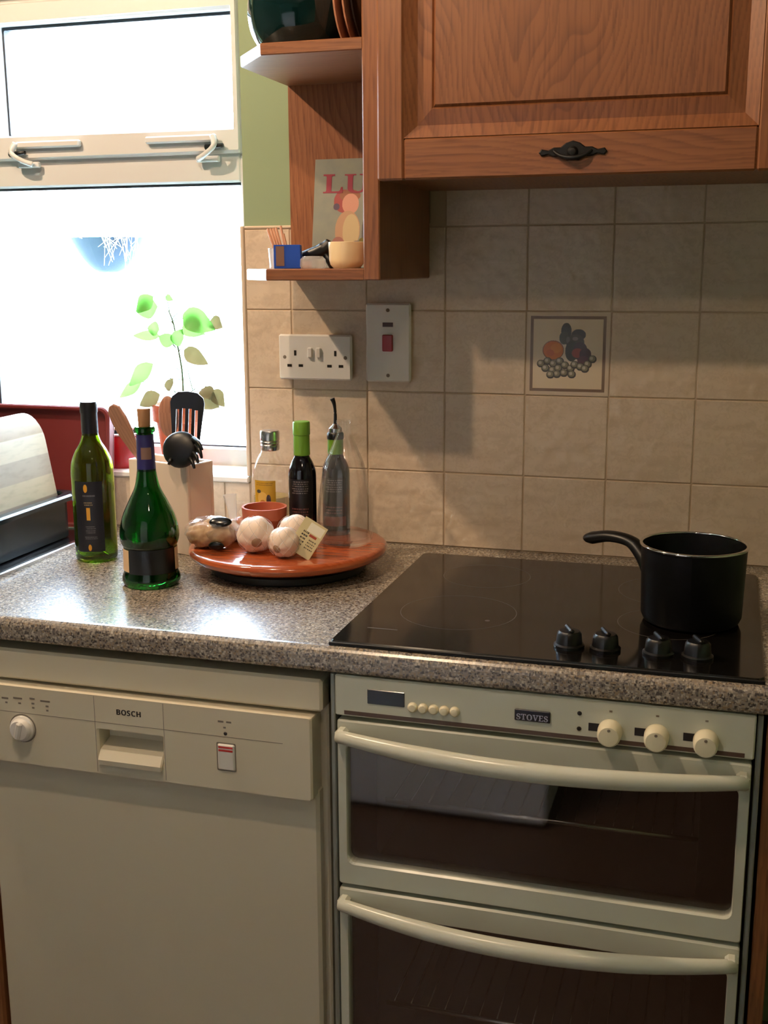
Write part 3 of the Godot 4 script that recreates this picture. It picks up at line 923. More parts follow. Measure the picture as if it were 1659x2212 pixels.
func oven_door(t: Node3D, y0: float, y1: float, gy0: float, gy1: float, rack_y: float) -> void:
	var L := -0.286; var R := 0.286
	var zb := 0.602; var zf := 0.627
	var d := part("door", ring(rrect(L, y0, R, y1, 0.004, 4), rrect(-0.272, gy0, 0.272, gy1, 0.012, 4), zb, zf, 0.003), M.oven_white, t)
	# four sheets of glass with a dark printed border on the inner pane
	part("door_pane", prism(rrect(-0.2735, gy0 - 0.0015, 0.2735, gy1 + 0.0015, 0.012, 4), 0.6190, 0.6218), M.oven_glass, d)
	part("door_pane", prism(rrect(-0.2735, gy0 - 0.0015, 0.2735, gy1 + 0.0015, 0.012, 4), 0.6150, 0.6175), M.oven_glass, d)
	part("door_pane", prism(rrect(-0.2735, gy0 - 0.0015, 0.2735, gy1 + 0.0015, 0.012, 4), 0.6105, 0.6130), M.oven_glass, d)
	part("door_pane", prism(rrect(-0.2735, gy0 - 0.0015, 0.2735, gy1 + 0.0015, 0.012, 4), 0.6040, 0.6070), M.oven_glass, d)
	part("glass_border", ring(rrect(-0.273, gy0 - 0.001, 0.273, gy1 + 0.001, 0.012, 4), rrect(-0.232, gy0 + 0.012, 0.224, gy1 - 0.004, 0.010, 4), 0.6085, 0.6093), M.glass_border, d)
	# bowed bar handle over the whole width
	var pts := []
	var hy := y1 - 0.021
	for k in 33:
		var s := -1.0 + 2.0 * k / 32.0
		pts.append(Vector3(s * 0.281, hy, 0.638 + 0.046 * (1.0 - s * s)))
	var st := st_new()
	tube_to(st, pts, [0.0085, 0.0115, 0.0120, 0.0115, 0.0085], 14, 1.15)
	for s in [-1.0, 1.0]:
		bx(st, Vector3(s * 0.276, hy, 0.634), Vector3(0.018, 0.022, 0.022), 0.005)
	part("handle", done(st), M.oven_white, d)
	# wire shelf inside
	var ws := st_new()
	var z1 := 0.585
	tube_to(ws, [Vector3(-0.225, rack_y - 0.004, z1), Vector3(0.225, rack_y - 0.004, z1)], [0.004, 0.004], 8)
	tube_to(ws, [Vector3(-0.225, rack_y - 0.004, 0.16), Vector3(0.225, rack_y - 0.004, 0.16)], [0.0028, 0.0028], 8)
	for k in 17:
		var x := -0.215 + 0.43 * k / 16.0
		tube_to(ws, [Vector3(x, rack_y - 0.004, 0.16), Vector3(x, rack_y - 0.004, z1)], [0.0014, 0.0014], 6)
	part("wire_shelf", done(ws), M.steel, t)

# ================================================================ base units left and right
func build_side_units() -> void:
	var e := thing("cabinet_side_board", "oak end board standing right of the double oven", "board", Vector3(0.592, 0, 0.32))
	part("board", box(Vector3(0.020, 0.872, 0.59), 0.001, Vector3(0, 0.436, 0)), M.oak_vertical, e)
	var c := thing("sink_cabinet", "oak base cabinet under the sink beside the dishwasher", "cabinet", Vector3(-1.07, 0, 0))
	part("body", bbm(Vector3(-0.45, 0.12, 0.05), Vector3(0.448, 0.872, 0.585)), M.oak_vertical, c)
	part("door", bbm(Vector3(0.002, 0.13, 0.586), Vector3(0.447, 0.860, 0.608), 0.004), M.oak_vertical, c)
	part("door", bbm(Vector3(-0.449, 0.13, 0.586), Vector3(-0.002, 0.860, 0.608), 0.004), M.oak_vertical, c)
	part("kickboard", bbm(Vector3(-0.45, 0.0, 0.52), Vector3(0.448, 0.12, 0.535)), M.oak_horizontal, c)

# ================================================================ hob
func build_hob() -> void:
	var t := thing("ceramic_hob", "black glass ceramic hob let into the speckled worktop", "hob", Vector3(0.2785, WT, 0.349))
	var hw := 0.2975; var hd := 0.269
	part("glass_top", prism(rrect(-hw, -hd, hw, hd, 0.012, 4), 0.0002, 0.0065, 0.002, Transform3D(Basis(Vector3(1, 0, 0), Vector3(0, 0, -1), Vector3(0, 1, 0)), Vector3.ZERO)), M.hob_glass, t)
	part("front_trim", bbm(Vector3(-hw, 0.0, hd + 0.0005), Vector3(hw, 0.0055, hd + 0.0035), 0.001), M.iron_dark, t)
	# printed zone rings
	for z in [[-0.150, 0.085, 0.090], [-0.150, -0.135, 0.075], [0.165, -0.120, 0.090], [0.165, 0.060, 0.075]]:
		var o := rrect(-z[2], -z[2], z[2], z[2], z[2] * 0.999, 14)
		var r: float = z[2] - 0.0012
		part("zone_ring", ring(o, rrect(-r, -r, r, r, r * 0.999, 14), 0.0, 0.0001), M.hob_print, t, Vector3(z[0], 0.0065, z[1]), Vector3(-PI / 2, 0, 0))
	part("printed_line", bbm(Vector3(-0.262, 0.0065, 0.196), Vector3(-0.216, 0.0067, 0.2)), M.hob_print, t)
	part("printed_mark", lathe([Vector2(0.004, 0), Vector2(0, 0.0002)], 10), M.hob_print, t, Vector3(-0.098, 0.0065, 0.117))
	# control knobs
	for kx in [0.315, 0.365, 0.437, 0.489]:
		var k := part("control_knob", lathe([Vector2(0.0215, 0), Vector2(0.0215, 0.004), Vector2(0.0185, 0.006), Vector2(0.0170, 0.020), Vector2(0.014, 0.0235), Vector2(0, 0.0245)], 26), M.black_plastic, t, Vector3(kx - 0.2785, 0.0066, 0.205))
		part("knob_ridge", box(Vector3(0.007, 0.006, 0.030), 0.002, Vector3(0, 0.026, 0)), M.black_plastic, k, Vector3.ZERO, Vector3(0, 0.4, 0))

# ================================================================ wall cupboard
func build_wall_cupboard() -> void:
	var t := thing("wall_cupboard", "oak wall cupboard with a panelled door above the hob", "cupboard", Vector3(0.273, 1.93, 0))
	part("carcass", bbm(Vector3(-0.302, -0.357, 0.001), Vector3(0.302, 0.42, 0.319)), M.oak_vertical, t)
	var d := part("door", bbm(Vector3(-0.2995, -0.361, 0.320), Vector3(-0.2575, 0.42, 0.342), 0.003), M.oak_vertical, t)
	part("stile", bbm(Vector3(0.2575, -0.361, 0.320), Vector3(0.2995, 0.42, 0.342), 0.003), M.oak_vertical, d)
	part("rail", bbm(Vector3(-0.2575, -0.361, 0.320), Vector3(0.2575, -0.300, 0.3415), 0.003), M.oak_horizontal, d)
	part("rail", bbm(Vector3(-0.2575, 0.352, 0.320), Vector3(0.2575, 0.42, 0.3415), 0.003), M.oak_horizontal, d)
	# panel: moulding that slopes down from the frame, a shallow bevel and a small bead round the field
	var st := st_new()
	var inset := [0.0, 0.003, 0.019, 0.042, 0.0445, 0.048]
	var zs := [0.3405, 0.3385, 0.3285, 0.3325, 0.3300, 0.3350]
	var xs := inset.map(func(d): return 0.2575 - d)
	var ylo := inset.map(func(d): return -0.300 + d)
	var yhi := inset.map(func(d): return 0.352 - d)
	for k in 5:
		var a := [Vector3(-xs[k], ylo[k], zs[k]), Vector3(xs[k], ylo[k], zs[k]), Vector3(xs[k], yhi[k], zs[k]), Vector3(-xs[k], yhi[k], zs[k])]
		var b := [Vector3(-xs[k + 1], ylo[k + 1], zs[k + 1]), Vector3(xs[k + 1], ylo[k + 1], zs[k + 1]), Vector3(xs[k + 1], yhi[k + 1], zs[k + 1]), Vector3(-xs[k + 1], yhi[k + 1], zs[k + 1])]
		for i in 4:
			var j := (i + 1) % 4
			q4(st, a[i], a[j], b[j], b[i])
	q4(st, Vector3(-xs[5], ylo[5], zs[5]), Vector3(xs[5], ylo[5], zs[5]), Vector3(xs[5], yhi[5], zs[5]), Vector3(-xs[5], yhi[5], zs[5]))
	part("centre_panel", done(st), M.oak_panel, d)
	# cast pull
	var h := part("handle", lathe([Vector2(0, 0), Vector2(0.009, 0.0), Vector2(0.008, 0.005), Vector2(0.005, 0.009), Vector2(0, 0.010)], 20, 38, 0, TAU, Transform3D(Basis.from_euler(Vector3(PI / 2, 0, 0)), Vector3.ZERO)), M.iron_dark, d, Vector3(0.0, -0.328, 0.3415))
	var hp := PackedVector2Array()
	for p in [[0.050, 0], [0.046, 0.005], [0.036, 0.003], [0.028, 0.007], [0.018, 0.007], [0.010, 0.013], [0, 0.016], [-0.010, 0.013], [-0.018, 0.007], [-0.028, 0.007], [-0.036, 0.003], [-0.046, 0.005], [-0.050, 0], [-0.046, -0.005], [-0.036, -0.003], [-0.028, -0.006], [-0.018, -0.007], [-0.008, -0.012], [0, -0.011], [0.008, -0.012], [0.018, -0.007], [0.028, -0.006], [0.036, -0.003], [0.046, -0.005]]:
		hp.append(Vector2(p[0], p[1]))
	part("handle_plate", prism(hp, -0.001, 0.004, 0.0015), M.iron_dark, h)
	part("handle_drop", tube(curve3([Vector3(-0.028, 0.002, 0.004), Vector3(-0.016, -0.006, 0.010), Vector3(0, -0.009, 0.012), Vector3(0.016, -0.006, 0.010), Vector3(0.028, 0.002, 0.004)]), [0.002, 0.003, 0.0038, 0.003, 0.002], 8), M.iron_dark, h)

# ================================================================ open end shelves
func build_end_shelves() -> void:
	var t := thing("end_shelf_unit", "open oak shelf unit on the end of the wall cupboard", "shelf", Vector3(-0.16, 1.62, 0))
	part("side_panel", bbm(Vector3(0.103, -0.202, 0.001), Vector3(0.1305, 0.75, 0.320), 0.002), M.oak_vertical, t)
	part("back_panel", bbm(Vector3(-0.137, -0.202, 0.001), Vector3(0.103, 0.75, 0.012)), M.oak_back, t)
	var plan := PackedVector2Array([Vector2(-0.138, 0.012), Vector2(0.103, 0.012), Vector2(0.103, 0.319), Vector2(-0.064, 0.319), Vector2(-0.138, 0.225)])
	var x := Transform3D(Basis(Vector3(1, 0, 0), Vector3(0, 0, 1), Vector3(0, -1, 0)), Vector3.ZERO)
	for y in [-0.202, 0.145, 0.49]:
		part("shelf", prism(plan, -y - 0.0185, -y, 0.0015, x), M.oak_horizontal, t)

# ================================================================ sink
func build_sink() -> void:
	var t := thing("sink", "black inset sink beside the wine bottle, steel edge added for its window glint", "sink", Vector3(-1.15, WT, 0.30))
	var r := Transform3D(Basis(Vector3(1, 0, 0), Vector3(0, 0, -1), Vector3(0, 1, 0)), Vector3.ZERO)
	part("drainer", prism(rrect(-0.44, -0.225, 0.448, 0.225, 0.02, 4), 0.0003, 0.006, 0.002, r), M.sink_black, t)
	var st := st_new()
	var a := rrect(-0.452, -0.237, 0.460, 0.237, 0.025, 4)
	var b := rrect(-0.440, -0.225, 0.448, 0.225, 0.02, 4)
	ring_to(st, a, b, 0.0002, 0.0085, 0.002)
	var m := done(st)
	part("rim", m, M.steel, t, Vector3.ZERO, Vector3(-PI / 2, 0, 0))  # steel added so the black edge shows a bright window reflection
	for k in 7:
		part("drainer_rib", bbm(Vector3(0.05 + k * 0.052, 0.006, -0.19), Vector3(0.058 + k * 0.052, 0.009, 0.19), 0.001), M.sink_black, t)

# ================================================================ sockets
func build_electrics() -> void:
	var s := thing("double_socket", "white double wall socket on the lit tiles under the shelf", "socket", Vector3(-0.2495, 1.2705, 0.0))
	part("back_box", box(Vector3(0.138, 0.078, 0.014), 0.001, Vector3(0, 0, 0.0072)), M.white_plastic, s)
	var p := part("face_plate", box(Vector3(0.147, 0.086, 0.010), 0.003, Vector3(0, 0, 0.018)), M.white_plastic, s)
	for x in [-0.052, 0.052]:
		var kx: float = x * 0.78
		part("pin_hole", box(Vector3(0.0045, 0.010, 0.0006), 0, Vector3(kx + 0.001, 0.008, 0.0231)), M.dark_gap, p)
		part("pin_hole", box(Vector3(0.009, 0.005, 0.0006), 0, Vector3(kx - 0.011, -0.016, 0.0231)), M.dark_gap, p)
		part("pin_hole", box(Vector3(0.009, 0.005, 0.0006), 0, Vector3(kx + 0.012, -0.016, 0.0231)), M.dark_gap, p)
		part("screw", lathe([Vector2(0.0036, 0), Vector2(0.003, 0.0008), Vector2(0, 0.001)], 12, 38, 0, TAU, Transform3D(Basis.from_euler(Vector3(PI / 2, 0, 0)), Vector3.ZERO)), M.print_grey, p, Vector3(x * 1.18, 0.0, 0.0229))
	for x in [-0.0085, 0.0085]:
		part("rocker_switch", box(Vector3(0.0095, 0.019, 0.006), 0.0015, Vector3(x, 0.009, 0.0255)), M.white_plastic, s, Vector3.ZERO, Vector3.ZERO)
	var c := thing("cooker_switch", "tall white cooker switch plate with a red rocker", "switch", Vector3(-0.1045, 1.2995, 0.0))
	part("back_box", box(Vector3(0.078, 0.138, 0.012), 0.001, Vector3(0, 0, 0.0062)), M.white_plastic, c)
	var q := part("face_plate", box(Vector3(0.087, 0.146, 0.010), 0.003, Vector3(0, 0, 0.016)), M.white_plastic, c)
	for y in [-0.0605, 0.0605]:
		part("screw", lathe([Vector2(0.0036, 0), Vector2(0.003, 0.0008), Vector2(0, 0.001)], 12, 38, 0, TAU, Transform3D(Basis.from_euler(Vector3(PI / 2, 0, 0)), Vector3.ZERO)), M.print_grey, q, Vector3(0, y, 0.0209))
	part("neon_window", box(Vector3(0.020, 0.008, 0.001), 0, Vector3(0, 0.034, 0.0212)), M.neon_grey, q)
	part("rocker_switch", box(Vector3(0.020, 0.031, 0.007), 0.0015, Vector3(0, 0.000, 0.0225)), M.red_plastic, c, Vector3.ZERO, Vector3.ZERO, "dark red rocker")

# ================================================================ saucepan
func build_saucepan() -> void:
	var t := thing("saucepan", "black saucepan with a bright rim standing on the hob", "saucepan", Vector3(0.474, WT + 0.0068, 0.384))
	var o := [Vector2(0, 0), Vector2(0.062, 0), Vector2(0.070, 0.004), Vector2(0.0735, 0.012), Vector2(0.0765, 0.112), Vector2(0.0775, 0.1165)]
	part("body", lathe(o + [Vector2(0.0745, 0.1165), Vector2(0.0735, 0.110), Vector2(0.0705, 0.012), Vector2(0.064, 0.005), Vector2(0, 0.004)], 56), M.pan_black, t)
	part("rim", lathe([Vector2(0.0745, 0.1160), Vector2(0.0785, 0.1160), Vector2(0.0795, 0.1180), Vector2(0.0785, 0.1197), Vector2(0.0750, 0.1197), Vector2(0.0740, 0.1180), Vector2(0.0745, 0.1160)], 56, 80), M.chrome, t)
	var dirv := Vector3(-0.86, 0, -0.50).normalized()
	var pts := curve3([dirv * 0.074 + Vector3(0, 0.070, 0), dirv * 0.088 + Vector3(0, 0.086, 0), dirv * 0.112 + Vector3(0, 0.103, 0), dirv * 0.150 + Vector3(0, 0.105, 0), dirv * 0.184 + Vector3(0, 0.097, 0), dirv * 0.198 + Vector3(0, 0.095, 0)])
	part("handle", tube(pts, [0.020, 0.016, 0.0125, 0.0125, 0.0140, 0.007], 14, 0.72), M.black_plastic, t)
	part("handle_bracket", tube([dirv * 0.070 + Vector3(0, 0.072, 0), dirv * 0.084 + Vector3(0, 0.079, 0)], [0.013, 0.011], 12), M.steel, t)

# ================================================================ things on the window sill
func leaf_to(st: SurfaceTool, base: Vector3, tip: Vector3, width: float, up: Vector3, droop := 0.15) -> void:
	var d := tip - base
	var side := d.cross(up).normalized()
	var nrm := side.cross(d).normalized()
	var n := 8
	var rows := []
	for i in n + 1:
		var t := float(i) / n
		var w := width * pow(sin(PI * pow(t, 0.75)), 0.8)
		if i == 0: w = width * 0.12
		if i == n: w = 0.001
		var c := base + d * t - nrm * droop * d.length() * t * t
		var wav := 0.06 * width * sin(t * 11.0)
		rows.append([c - side * w * 0.5 + nrm * (0.13 * w + wav), c, c + side * w * 0.5 + nrm * (0.13 * w - wav)])
	st.set_smooth_group(2)
	for i in n:
		for k in 2:
			q4(st, rows[i][k], rows[i][k + 1], rows[i + 1][k + 1], rows[i + 1][k])
	st.set_smooth_group(-1)

func build_window_sill_things() -> void:
	var zz := -0.065
	var t := thing("potted_plant", "leggy green plant in a terracotta pot on the window sill", "plant", Vector3(-0.585, 1.028, zz))
	part("pot", lathe([Vector2(0, 0), Vector2(0.034, 0), Vector2(0.046, 0.098), Vector2(0.053, 0.100), Vector2(0.055, 0.135), Vector2(0.050, 0.135), Vector2(0.047, 0.120), Vector2(0, 0.118)], 40), M.terracotta, t)
	part("soil", lathe([Vector2(0.046, 0.120), Vector2(0, 0.126)], 24), M.soil, t)
	part("stem", tube(curve3([Vector3(0.0127, 0.1560, 0.0000), Vector3(0.0117, 0.2038, 0.0000), Vector3(0.0037, 0.2587, 0.0000), Vector3(-0.0028, 0.2982, 0.0000), Vector3(-0.0120, 0.3234, 0.0000)]), [0.0022, 0.0014], 8), M.stem_green, t)
	part("stem", tube(curve3([Vector3(0.0350, 0.1614, 0.0000), Vector3(0.0270, 0.1946, 0.0000), Vector3(0.0241, 0.2231, 0.0000)]), [0.0012, 0.0008], 6), M.stem_green, t)
	# leaf: base, tip, width, dry or not, where its stalk leaves the stem
	var defs := [
		[Vector3(-0.0378, 0.3336, 0.0000), Vector3(-0.0826, 0.3244, 0.0120), 0.046, 0, Vector3(-0.0038, 0.2982, 0.0000)],
		[Vector3(-0.0420, 0.3544, 0.0100), Vector3(-0.0762, 0.3229, 0.0220), 0.036, 0, Vector3(-0.0111, 0.3216, 0.0000)],
		[Vector3(0.0250, 0.3194, 0.0100), Vector3(0.0950, 0.2891, 0.0220), 0.050, 0, Vector3(-0.0076, 0.3075, 0.0000)],
		[Vector3(0.0237, 0.3078, 0.0000), Vector3(0.0675, 0.2790, 0.0120), 0.052, 0, Vector3(-0.0057, 0.3029, 0.0000)],
		[Vector3(-0.0355, 0.2733, 0.0000), Vector3(-0.0928, 0.2753, 0.0120), 0.022, 0, Vector3(0.0002, 0.2492, 0.0000)],
		[Vector3(-0.0359, 0.2866, 0.0000), Vector3(-0.0569, 0.2908, 0.0120), 0.030, 0, Vector3(0.0002, 0.2492, 0.0000)],
		[Vector3(0.0004, 0.2593, 0.0100), Vector3(-0.0273, 0.2747, 0.0220), 0.030, 0, Vector3(0.0026, 0.2559, 0.0000)],
		[Vector3(0.0034, 0.2565, 0.0100), Vector3(0.0254, 0.2884, 0.0220), 0.032, 0, Vector3(0.0026, 0.2559, 0.0000)],
		[Vector3(0.0238, 0.2465, 0.0100), Vector3(0.0780, 0.2202, 0.0220), 0.034, 1, Vector3(0.0061, 0.2417, 0.0000)],
		[Vector3(-0.0481, 0.2170, 0.0120), Vector3(-0.1016, 0.1729, 0.0240), 0.036, 0, Vector3(0.0085, 0.2038, 0.0000)],
		[Vector3(-0.0833, 0.1768, 0.0000), Vector3(-0.1315, 0.1458, 0.0120), 0.026, 0, Vector3(0.0098, 0.1847, 0.0000)],
		[Vector3(0.0815, 0.3082, 0.0000), Vector3(0.1089, 0.2924, 0.0120), 0.030, 1, Vector3(0.0544, 0.2987, 0.0000)],
		[Vector3(-0.0179, 0.3542, 0.0000), Vector3(0.0025, 0.3471, 0.0120), 0.014, 0, Vector3(-0.0110, 0.3234, 0.0000)],
		[Vector3(-0.0260, 0.1563, 0.0300), Vector3(-0.0684, 0.1335, 0.0420), 0.034, 1, Vector3(-0.0042, 0.1575, 0.0000)],
		[Vector3(-0.0148, 0.1651, 0.0200), Vector3(0.0050, 0.1895, 0.0320), 0.020, 1, Vector3(-0.0042, 0.1575, 0.0000)],
		[Vector3(0.0581, 0.1593, 0.0200), Vector3(0.1038, 0.1335, 0.0320), 0.044, 1, Vector3(0.0275, 0.1583, 0.0000)],
		[Vector3(0.0789, 0.1750, 0.0300), Vector3(0.0887, 0.1512, 0.0420), 0.032, 1, Vector3(0.0296, 0.1584, 0.0000)],
		[Vector3(0.0914, 0.1677, 0.0200), Vector3(0.1162, 0.1358, 0.0320), 0.030, 1, Vector3(0.0327, 0.1566, 0.0000)],
	]
	for d in defs:
		var st := st_new()
		leaf_to(st, d[0], d[1], d[2], Vector3(0.05, 0.25, 1).normalized(), 0.12)
		var m: Material = M.leaf_dry if d[3] == 1 else M.leaf_green
		var lf := part("leaf", done(st), m, t)
		part("leaf_stalk", tube(curve3([d[4], (d[4] + d[0]) * 0.5 + Vector3(0, 0.006, 0), d[0]], 4), [0.0010, 0.0008], 6), M.stem_green, lf)
	# red pot
	var rp := thing("red_pot", "red enamel pot with a pale rim on the window sill", "pot", Vector3(-0.716, 1.028, -0.06))
	part("body", lathe([Vector2(0, 0), Vector2(0.044, 0), Vector2(0.048, 0.006), Vector2(0.053, 0.066), Vector2(0.0535, 0.070), Vector2(0.0505, 0.070), Vector2(0.046, 0.008), Vector2(0, 0.006)], 40), M.red_enamel, rp)
	part("rim", lathe([Vector2(0.0502, 0.0695), Vector2(0.0550, 0.0695), Vector2(0.0556, 0.0718), Vector2(0.0545, 0.0735), Vector2(0.0508, 0.0735), Vector2(0.0502, 0.0695)], 40, 80), M.steel, rp)
	part("lining", lathe([Vector2(0.0502, 0.069), Vector2(0.0458, 0.009), Vector2(0, 0.0065)], 40), M.black_plastic, rp)

# ================================================================ things in the drainer
func build_drainer_things() -> void:
	# dish rack
	var r := thing("dish_rack", "dark green plastic dish rack standing on the sink drainer", "rack", Vector3(-0.93, WT + 0.0092, 0.30))
	var st := st_new()
	var o := rrect(-0.200, -0.175, 0.200, 0.175, 0.03, 5)
	var i := rrect(-0.192, -0.167, 0.192, 0.167, 0.026, 5)
	var turned := Transform3D(Basis(Vector3(1, 0, 0), Vector3(0, 0, -1), Vector3(0, 1, 0)), Vector3.ZERO)
	ring_to(st, o, i, 0.0, 0.076, 0.001)
	part("basket", done(st), M.rack_green, r, Vector3.ZERO, Vector3(-PI / 2, 0, 0))
	part("tray", prism(i, 0.0, 0.004, 0, turned), M.rack_green, r)
	part("lip", ring(rrect(-0.214, -0.189, 0.214, 0.189, 0.036, 5), i, 0.074, 0.086, 0.004), M.rack_green, r, Vector3.ZERO, Vector3(-PI / 2, 0, 0))
	# chopping board leaning in the rack
	var b := thing("chopping_board", "pale striped wooden chopping board leaning in the dish rack", "board", Vector3(-0.748, 0.926, 0.335))
	var bm := prism(rrect(-0.115, 0.0, 0.195, 0.245, 0.06, 8), -0.009, 0.009, 0.004)
	# local x runs away from the camera along -z, face looks to +x
	var bo := part("board", bm, M.board_wood, b)
	bo.basis = Basis(Vector3(0, 0, -1), Vector3(-0.17, 0.985, 0).normalized(), Vector3(0.985, 0.17, 0).normalized())
	# burgundy tray standing behind
	var u := thing("burgundy_tray", "large burgundy tray propped upright behind the chopping board", "tray", Vector3(-0.90, 0.9105, 0.040))
	var ub := part("base", prism(rrect(-0.20, 0.0, 0.205, 0.252, 0.022, 5), -0.006, 0.0, 0.002), M.burgundy, u, Vector3.ZERO, Vector3(-0.12, 0, 0))
	part("raised_rim", ring(rrect(-0.20, 0.0, 0.205, 0.252, 0.022, 5), rrect(-0.19, 0.010, 0.195, 0.242, 0.016, 5), -0.006, 0.016, 0.003), M.burgundy, u, Vector3.ZERO, Vector3(-0.12, 0, 0))

# partial cylinder for labels: radius, y0..y1, angles
func wrap_label(r0: float, r1: float, y0: float, y1: float, a0: float, a1: float) -> ArrayMesh:
	return lathe([Vector2(r0, y0), Vector2(r1, y1)], 24, 38, a0, a1)

# ================================================================ bottles
func build_wine_bottle() -> void:
	var t := thing("wine_bottle", "green wine bottle with black capsule and dark label", "bottle", Vector3(-0.600, WT, 0.262))
	var R := 0.0385
	var outer := [Vector2(0, 0.003), Vector2(0.022, 0.001), Vector2(0.033, 0.0), Vector2(0.0375, 0.004), Vector2(R, 0.010), Vector2(R, 0.165)]
	outer += curve2([Vector2(R, 0.165), Vector2(0.0365, 0.184), Vector2(0.029, 0.203), Vector2(0.0195, 0.219), Vector2(0.0150, 0.234), Vector2(0.0140, 0.250), Vector2(0.0138, 0.288)]).slice(1)
	var inner := [Vector2(0.0105, 0.288), Vector2(0.0108, 0.250), Vector2(0.0118, 0.234), Vector2(0.0162, 0.218), Vector2(0.0257, 0.202), Vector2(0.0335, 0.183), Vector2(0.0355, 0.165), Vector2(0.0355, 0.014), Vector2(0.028, 0.006), Vector2(0.012, 0.016), Vector2(0, 0.020)]
	part("glass", lathe(outer + inner, 48), M.wine_glass, t)
	part("capsule", lathe([Vector2(0.0143, 0.232), Vector2(0.0152, 0.240), Vector2(0.0148, 0.272), Vector2(0.0158, 0.274), Vector2(0.0158, 0.288), Vector2(0.0145, 0.293), Vector2(0, 0.2935)], 32), M.capsule_black, t)
	var im := Image.create(200, 256, false, Image.FORMAT_RGB8)
	im.fill(Color(0.085, 0.08, 0.11))
	var r2 := RandomNumberGenerator.new(); r2.seed = 5
	var yl := Color(0.80, 0.56, 0.10)
	var gr := Color(0.42, 0.40, 0.40)
	ell(im, 84, 24, 14, 15, yl)
	scribble(im, Rect2i(58, 48, 90, 12), 1, gr, r2)
	scribble(im, Rect2i(70, 74, 60, 16), 2, Color(0.62, 0.52, 0.34), r2)
	im.fill_rect(Rect2i(84, 94, 26, 46), yl)
	scribble(im, Rect2i(72, 162, 70, 30), 4, gr, r2)
	scribble(im, Rect2i(60, 200, 90, 12), 2, gr, r2)
	ell(im, 96, 240, 12, 12, yl)
	part("front_label", wrap_label(R + 0.0004, R + 0.0004, 0.022, 0.152, -0.42, 0.95), print_mat("wine_label", im, 0.5), t)
	part("back_label", wrap_label(R + 0.0004, R + 0.0004, 0.035, 0.135, 2.6, 4.2), M.cream_label, t)

func build_flask() -> void:
	var t := thing("flask_bottle", "bell shaped green bottle with cork and purple neck label", "bottle", Vector3(-0.420, WT, 0.390))
	var outer := [Vector2(0, 0.004), Vector2(0.036, 0.0), Vector2(0.045, 0.001), Vector2(0.0490, 0.008), Vector2(0.0490, 0.016), Vector2(0.0455, 0.024)]
	outer += curve2([Vector2(0.0450, 0.026), Vector2(0.0445, 0.064), Vector2(0.0470, 0.072), Vector2(0.0500, 0.084), Vector2(0.0490, 0.100), Vector2(0.0430, 0.122), Vector2(0.0320, 0.146), Vector2(0.0215, 0.168), Vector2(0.0165, 0.192), Vector2(0.0145, 0.220), Vector2(0.0138, 0.258)]).slice(0)
	outer += [Vector2(0.0138, 0.260), Vector2(0.0172, 0.262), Vector2(0.0178, 0.267), Vector2(0.0160, 0.271), Vector2(0.0125, 0.2715)]
	var inner := [Vector2(0.0100, 0.270), Vector2(0.0105, 0.220), Vector2(0.0125, 0.192), Vector2(0.0180, 0.167), Vector2(0.0285, 0.145), Vector2(0.0395, 0.121), Vector2(0.0455, 0.099), Vector2(0.0465, 0.085), Vector2(0.0435, 0.073), Vector2(0.0410, 0.064), Vector2(0.0415, 0.026), Vector2(0.043, 0.016), Vector2(0.038, 0.010), Vector2(0.015, 0.020), Vector2(0, 0.022)]
	part("glass", lathe(outer + inner, 56), M.flask_glass, t)
	part("liquid", lathe([Vector2(0, 0.0225), Vector2(0.037, 0.0125), Vector2(0.0420, 0.017), Vector2(0.0405, 0.027), Vector2(0.0400, 0.063), Vector2(0.0425, 0.074), Vector2(0.0440, 0.080), Vector2(0, 0.080)], 40), M.dark_liquid, t)
	part("cork", lathe([Vector2(0.0098, 0.255), Vector2(0.0100, 0.2716), Vector2(0.0112, 0.299), Vector2(0.0105, 0.301), Vector2(0, 0.301)], 24), M.cork, t)
	part("neck_label", lathe([Vector2(0.0158, 0.196), Vector2(0.0150, 0.220), Vector2(0.0143, 0.258)], 36), M.purple_label, t)
	part("neck_medallion", wrap_label(0.0153, 0.0149, 0.217, 0.237, -0.05, 1.15), M.gold_label, t)
	part("front_label", wrap_label(0.0462, 0.0456, 0.026, 0.068, -0.40, 1.50), M.flask_label, t)
	part("side_label", wrap_label(0.0462, 0.0456, 0.028, 0.066, -1.15, -0.42), M.cream_label, t)
	part("side_label", wrap_label(0.0462, 0.0456, 0.028, 0.066, 1.55, 2.3), M.cream_label, t)

